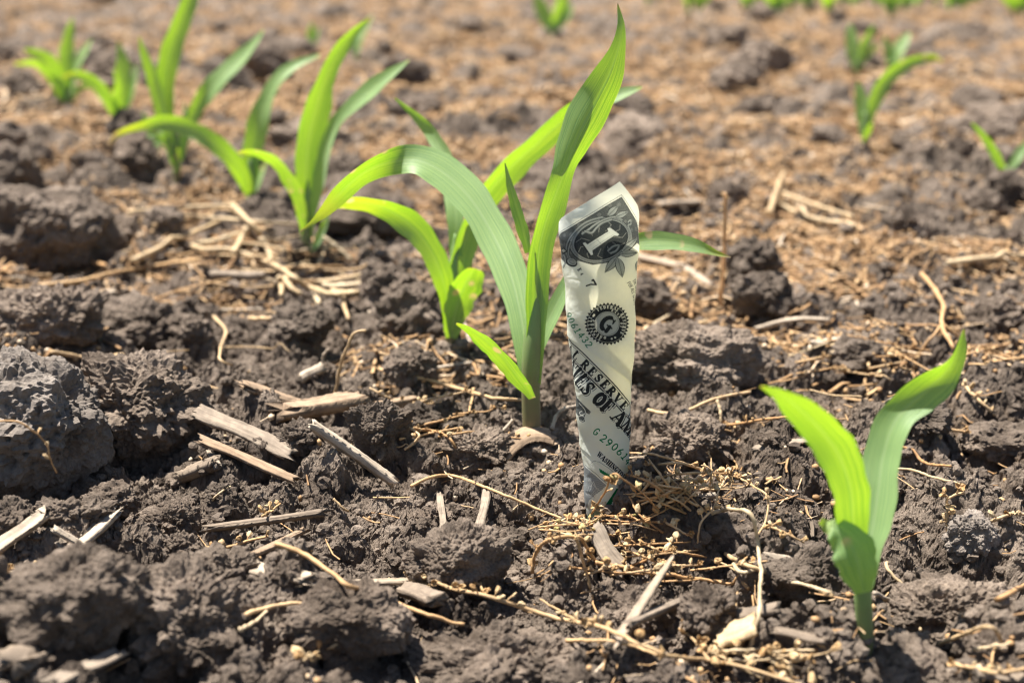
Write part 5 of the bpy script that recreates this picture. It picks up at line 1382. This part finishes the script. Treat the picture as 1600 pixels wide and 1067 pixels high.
straw([(385, 960), (417, 950), (460, 947), (500, 949)], 3.4, "blurred orange straw between the foreground clods", 8, 62, M_WEED)
straw([(374, 984), (398, 972), (414, 956)], 3.4, "short blurred tan straw joining the orange one between the foreground clods", 8, 63)
straw([(-10, 892), (28, 892), (50, 891), (72, 897)], 2.2, "stalk with amber pods at the left edge over the rounded foreground clod", 6, 64, pods=6, pod_r=.0018)
straw([(-5, 658, 62), (28, 660, 62), (56, 677, 58), (73, 696, 52), (79, 719, 44), (90, 740, 34)], 1.5, "thin curved seed stalk draped on the big pale clod", 8, 65, pods=4, plane=None, pod_r=.0014)
straw([(80, 550), (130, 556), (192, 553)], 3, "orange straw lying in the gap above the big pale clod", 12, 66, M_WEED)
straw([(138, 568), (180, 563), (226, 564)], 3, "second orange straw, just above the tall crumbly clod", 16, 67, M_WEED)
straw([(213, 575), (250, 572), (292, 576)], 3, "orange straw with pods right of the tall crumbly clod's top", 10, 68, M_WEED, pods=5)
straw([(334, 494), (352, 516), (344, 540), (342, 562), (360, 571)], 2.2, "crooked orange stem rising behind the split wood", 5, 69, M_WEED)
straw([(743, 694), (775, 682), (802, 656)], 3.6, "white curved straw lying on the dead leaf by the tallest seedling", 9, 70, M_WOODPALE)
straw([(862, 672, 4), (872, 650, 12), (885, 638, 16), (906, 632, 14)], 3, "white bowed straw between the tallest seedling and the banknote", 6, 71, M_WOODPALE)
straw([(630, 668), (672, 672), (700, 682), (712, 700)], 2.4, "orange stalk with pods bending over the flat crumbly clod", 6, 72, M_WEED, pods=7)
straw([(632, 702), (648, 690), (652, 680), (636, 666)], 2, "thin bent orange stem beside the pointed black clod", 6, 73, M_WEED)
straw([(316, 868), (360, 856), (420, 840)], 2.4, "orange stalk with pods on the soil left of the brown sliver", 6, 74, M_WEED, pods=6)
straw([(410, 806), (425, 796), (440, 786)], 2, "short cluster of amber pods on the thin grey stick", 10, 75, pods=7)
straw([(520, 780), (535, 795), (545, 800)], 2.0, "small forked straw above the foreground clods", 4, 76)
straw([(995, 560), (1020, 545), (1105, 500)], 2.8, "straight tan straw rising right behind the banknote's edge", 6, 77)
straw([(1000, 520), (1050, 490), (1090, 470)], 2.6, "upper tan straw rising right beside the banknote", 6, 78)
straw([(1012, 640), (1060, 645), (1120, 622), (1175, 610)], 2.6, "brown straw in the hollow right of the broad mound", 6, 79, M_WEED)
straw([(1120, 622), (1128, 645), (1130, 660)], 2.6, "short upright tan straw in the hollow below the broad mound", 6, 80)
straw([(1440, 600, 8), (1500, 560, 8), (1560, 540, 6), (1610, 536)], 2.8, "tan straw running to the right edge behind the right leaf's tip", 6, 81, pods=8)
straw([(1505, 600), (1530, 625), (1555, 650)], 3, "tan straw slanting down right under the right leaf's tip", 6, 82, pods=5)
# loose clods, copied from a handful of shapes
rg = np.random.RandomState(12)
CLEAR = np.array(CLEAR)
variants = [clod_mesh(300 + k, 5, 1.05, 9 + k, (1, 1, .8), unit=.010) for k in range(9)]
big_variants = [clod_mesh(340 + k, 5, 1.0, 9 + k, (1, 1, .7), unit=.045) for k in range(6)]
for m_ in variants + big_variants: m_.materials.append(M_CLOD)
ZONES = [("small crumbly soil clod lying loose in the sharp band around the banknote and tallest seedling", "loose clods in the sharp band", .47, .72, 62, .0035, .0095),
         ("dark blurred soil clod lying loose in the foreground along the bottom of the picture", "loose clods in the blurred foreground", .36, .47, 30, .004, .010),
         ("soft blurred soil clod lying loose in the middle distance behind the sharp band", "loose clods in the middle distance", .72, 1.35, 76, .006, .020),
         ("dark blurred soil clod far back among tan chaff near the top", "loose clods in the far background", 1.35, 3.3, 90, .010, .034)]
for label, group, y0, y1, cnt, r0, r1 in ZONES:
    k = 0
    while k < cnt:
        y = 1 / rg.uniform(1 / y1, 1 / y0); x = rg.uniform(-.37, .37) * (y + .02)
        z = soil([x], [y])[0]; r = r0 + (r1 - r0) * rg.rand() ** 1.6
        s_ = scale_at(y, z); d_ = np.array([x, y, z - CAM_H]); zc = d_[1] * CP - d_[2] * SP
        sx, sy = PW / 2 + FPX * x / zc, PH / 2 - FPX * (d_[1] * SP + d_[2] * CP) / zc
        if len(CLEAR) and (np.hypot(CLEAR[:, 0] - sx, CLEAR[:, 1] - sy) < r / s_ + 7).any() and rg.rand() < .93: continue
        k += 1
        o = bpy.data.objects.new("dirt_clod", (variants[rg.randint(9)] if y0 < 1 else big_variants[rg.randint(6)])); COL.objects.link(o)
        o.location = (x, y, z + r * .30); o.scale = (r * rg.uniform(.85, 1.3), r * rg.uniform(.85, 1.2), r * rg.uniform(.75, 1.1))
        o.rotation_euler = tuple(rg.uniform(-.5, .5, 2)) + (rg.uniform(0, 6.28),)
        tag(o, label, "dirt clod", group)


rg = np.random.RandomState(5)
for k in range(20):
    cx, cy = rg.normal(440, 75), rg.normal(405, 30); a = rg.uniform(-.6, .6); L = rg.uniform(25, 70)
    straw([(cx - L, cy + L * .5 * math.sin(a), 3), (cx, cy + rg.uniform(-4, 4), rg.uniform(4, 10)), (cx + L, cy - L * .5 * math.sin(a), 3)], rg.uniform(1.2, 2.2), "thin tan straw strewn among the pale straw heap", 5, 400 + k, M_WEED if k % 3 == 0 else None, group="thin straws in the straw heap", k=6)
for k in range(36):
    cx, cy = rg.uniform(60, 1560), 470 + 520 * rg.rand() ** 1.2; a = rg.uniform(-1.2, 1.2); L = rg.uniform(18, 60)
    if 860 < cx < 1010 and 560 < cy < 830: continue
    straw([(cx - L * math.cos(a), cy + L * .45 * math.sin(a), 2), (cx + rg.uniform(-5, 5), cy + rg.uniform(-5, 5), rg.uniform(2, 8)), (cx + L * math.cos(a), cy - L * .45 * math.sin(a), 2)], rg.uniform(.9, 1.7), "hair-thin golden straw fibre lying loose on the dark clods", 3, 450 + k, M_WEED if k % 2 else None, group="hair-thin straw fibres", k=6)
# tangle of fine stems round the foot of the banknote
rg = np.random.RandomState(77)
for k in range(24):
    cx, cy = rg.normal(1046, 32), rg.normal(768, 26); a = rg.uniform(0, 3.14); L = rg.uniform(30, 75)
    pts = [(cx - L * math.cos(a), cy + L * .5 * math.sin(a), rg.uniform(2, 8)), (cx + rg.uniform(-8, 8), cy + rg.uniform(-8, 8), rg.uniform(10, 24)), (cx + L * math.cos(a), cy - L * .5 * math.sin(a), rg.uniform(3, 14))]
    straw(pts, rg.uniform(1.2, 2.1), "fine dry stem with pods in the tangle right of the banknote's foot", 6, 200 + k, pods=int(rg.randint(2, 6)), pod_r=.0016, group="tangle of seed stalks right of the banknote")
for k in range(9):
    cx, cy = rg.normal(930, 40), rg.normal(818, 9); L = rg.uniform(30, 70); a = rg.uniform(-.5, .5)
    pts = [(cx - L, cy + L * math.sin(a) * .5, 5), (cx - L * .3, cy - rg.uniform(0, 8), 8), (cx + L * .4, cy - rg.uniform(-4, 6), 8), (cx + L, cy - L * math.sin(a) * .5, 5)]
    straw(pts, rg.uniform(1.1, 1.8), "fine dry stem with olive pods lying across the banknote's foot", 6, 240 + k, pods=int(rg.randint(2, 6)), pod_r=.0016, green=True, group="seed stalks across the foot of the banknote")
straw([(925, 802, 6), (942, 775, 24), (958, 742, 46), (975, 752, 44), (1000, 768, 30), (1030, 800, 8)], 1.6, "wiry seed stalk bent up in front of the banknote", 6, 260, pods=9, pod_r=.0017, green=True)
for k in range(13):
    cx, cy = rg.normal(1040, 50), rg.normal(885, 30); a = rg.uniform(-.9, .9); L = rg.uniform(30, 65)
    pts = [(cx - L * math.cos(a), cy + L * .5 * math.sin(a), 4), (cx, cy, rg.uniform(8, 16)), (cx + L * math.cos(a), cy - L * .5 * math.sin(a), 6)]
    straw(pts, rg.uniform(1.3, 2.2), "fine stem with tan pods in the foreground patch below the egg-shaped clod", 6, 280 + k, pods=int(rg.randint(2, 7)), pod_r=.0017, group="seed stalks in the foreground patch")
for k in range(10):
    cx, cy = rg.normal(1180, 60), rg.normal(1025, 22); a = rg.uniform(-.9, .5); L = rg.uniform(40, 80)
    pts = [(cx - L * math.cos(a), cy + L * .5 * math.sin(a), 4), (cx, cy, rg.uniform(6, 14)), (cx + L * math.cos(a), cy - L * .5 * math.sin(a), 5)]
    straw(pts, rg.uniform(1.6, 2.6), "blurred stem with pale pods in the heap at the bottom edge, right of the middle", 6, 300 + k, M_STRAW, pods=int(rg.randint(2, 6)), pod_r=.0019, group="seed stalks at the bottom edge")
for k in range(14):
    cx, cy = rg.normal(1360, 70), rg.normal(560, 22); a = rg.uniform(-.7, .7); L = rg.uniform(25, 60)
    pts = [(cx - L, cy + L * .4 * math.sin(a), 4), (cx, cy, rg.uniform(5, 10)), (cx + L, cy - L * .4 * math.sin(a), 4)]
    straw(pts, rg.uniform(1.2, 2.0), "fine tan stem with pods in the chaff patch above the right leaf's tip", 5, 320 + k, pods=int(rg.randint(3, 7)), pod_r=.0016, group="seed stalks in the right chaff patch")
for k in range(8):
    cx, cy = rg.normal(690, 45), rg.normal(655, 18); a = rg.uniform(-.7, .7); L = rg.uniform(25, 50)
    pts = [(cx - L, cy + L * .4 * math.sin(a), 4), (cx, cy, rg.uniform(5, 9)), (cx + L, cy - L * .4 * math.sin(a), 4)]
    straw(pts, rg.uniform(1.1, 1.8), "fine orange stem with pods left of the tallest seedling's base", 5, 340 + k, pods=int(rg.randint(3, 7)), pod_r=.0014, group="seed stalks left of the tallest seedling")

# ------------------------------------------------------------------ chaff and litter nobody could count
def litter(cnt, seed, y0, y1, l0, l1, r0, r1, lumps, name, density=None):
    rg = np.random.RandomState(seed)
    y = 1 / rg.uniform(1 / y1, 1 / y0, cnt * 3); x = rg.uniform(-.42, .42, cnt * 3) * (y + .03)
    d = drift(x, y)
    keep = d + rg.uniform(-.25, .25, len(d)) > np.quantile(d, .55)
    keep &= rg.rand(cnt * 3) < np.clip((y - .60) / .5, .12, 1)
    if density is not None: keep = density(x, y, d, rg)
    x, y = x[keep][:cnt], y[keep][:cnt]; cnt = len(x)
    L = rg.uniform(l0, l1, cnt) * rg.uniform(.4, 1, cnt); r = rg.uniform(r0, r1, cnt)
    a = rg.uniform(0, np.pi, cnt); bend = rg.uniform(-.35, .35, cnt)
    ns = 4; k = 4
    tt = np.linspace(-.5, .5, ns)
    Cx = x[:, None] + L[:, None] * (tt * np.cos(a)[:, None] - bend[:, None] * (tt ** 2) * np.sin(a)[:, None])
    Cy = y[:, None] + L[:, None] * (tt * np.sin(a)[:, None] + bend[:, None] * (tt ** 2) * np.cos(a)[:, None])
    Zs = soil(Cx.ravel(), Cy.ravel()).reshape(Cx.shape)
    Zl = Zs.mean(1, keepdims=True) * .5 + .5 * Zs
    Cz = np.maximum(Zl, Zl.mean(1, keepdims=True)) + r[:, None] * 1.2 + rg.uniform(0, .0025, (cnt, 1)) + tt[None] * rg.uniform(-.25, .35, (cnt, 1)) * L[:, None] * .5
    C = np.stack([Cx, Cy, Cz], -1)
    A = np.stack([-np.sin(a), np.cos(a), np.zeros(cnt)], 1)[:, None]; B = np.array([0, 0, 1.0])[None, None]
    th = np.linspace(0, 2 * np.pi, k, endpoint=False)
    fl = rg.uniform(.5, 1.6, cnt)
    V = C[:, :, None] + (r * fl)[:, None, None, None] * np.cos(th)[None, None, :, None] * A[:, :, None] + r[:, None, None, None] * .7 * np.sin(th)[None, None, :, None] * B[:, :, None]
    V = V.reshape(-1, 3)
    i = np.arange(ns - 1)[:, None] * k; j = np.arange(k)[None]; j2 = (j + 1) % k
    q = np.stack([i + j, i + j2, i + k + j2, i + k + j], -1).reshape(-1, 4)
    q = (q[None] + (np.arange(cnt) * ns * k)[:, None, None]).reshape(-1, 4)
    tone = np.repeat(np.clip(rg.beta(2, 2.2, cnt), 0, 1), ns * k)
    # husks and pods
    m = int(cnt * lumps)
    v, f = ico(1)
    yi = rg.randint(0, cnt, m); hx = x[yi] + rg.randn(m) * .004 * (1 + y[yi]); hy = y[yi] + rg.randn(m) * .006 * (1 + y[yi]); hz = soil(hx, hy)
    hr = rg.uniform(.0007, .0017, m) * np.clip(y[yi] * 1.1, 1, 2.0)
    H = v[None] * hr[:, None, None] * (1 + .25 * rg.randn(m, 1, 3).clip(-1, 1)) + np.stack([hx, hy, hz + hr * .6], 1)[:, None]
    n0 = len(V)
    Vall = np.vstack([V, H.reshape(-1, 3)])
    fh = (f[None] + n0 + (np.arange(m) * len(v))[:, None, None]).reshape(-1, 3)
    tone = np.r_[tone, np.repeat(rg.uniform(.3, .95, m), len(v))]
    return new_mesh(name, Vall, [q, fh], attrs={"tone": tone})

def near_density(x, y, d, rg):
    p = np.clip((d - .05) * .9, .03, 1) * np.clip((y - .38) * 4, .25, 1)
    return rg.rand(len(x)) < p
tag(obj("straw_litter", litter(4200, 15, .36, .85, .005, .03, .0002, .00055, .8, "straw_litter", near_density), M_LITTER), "fine broken straw and husks scattered between the clods", None, kind="stuff")
tag(obj("chaff_litter", litter(17000, 6, .68, 1.7, .005, .040, .0003, .0010, 1.1, "chaff_litter"), M_LITTER), "tan chaff and straw bits strewn over the middle distance", None, kind="stuff")
tag(obj("far_chaff_litter", litter(17000, 7, 1.5, 4.3, .02, .09, .0006, .0017, .5, "far_chaff_litter"), M_LITTER), "tan chaff and straw lying in drifts over the far field", None, kind="stuff")
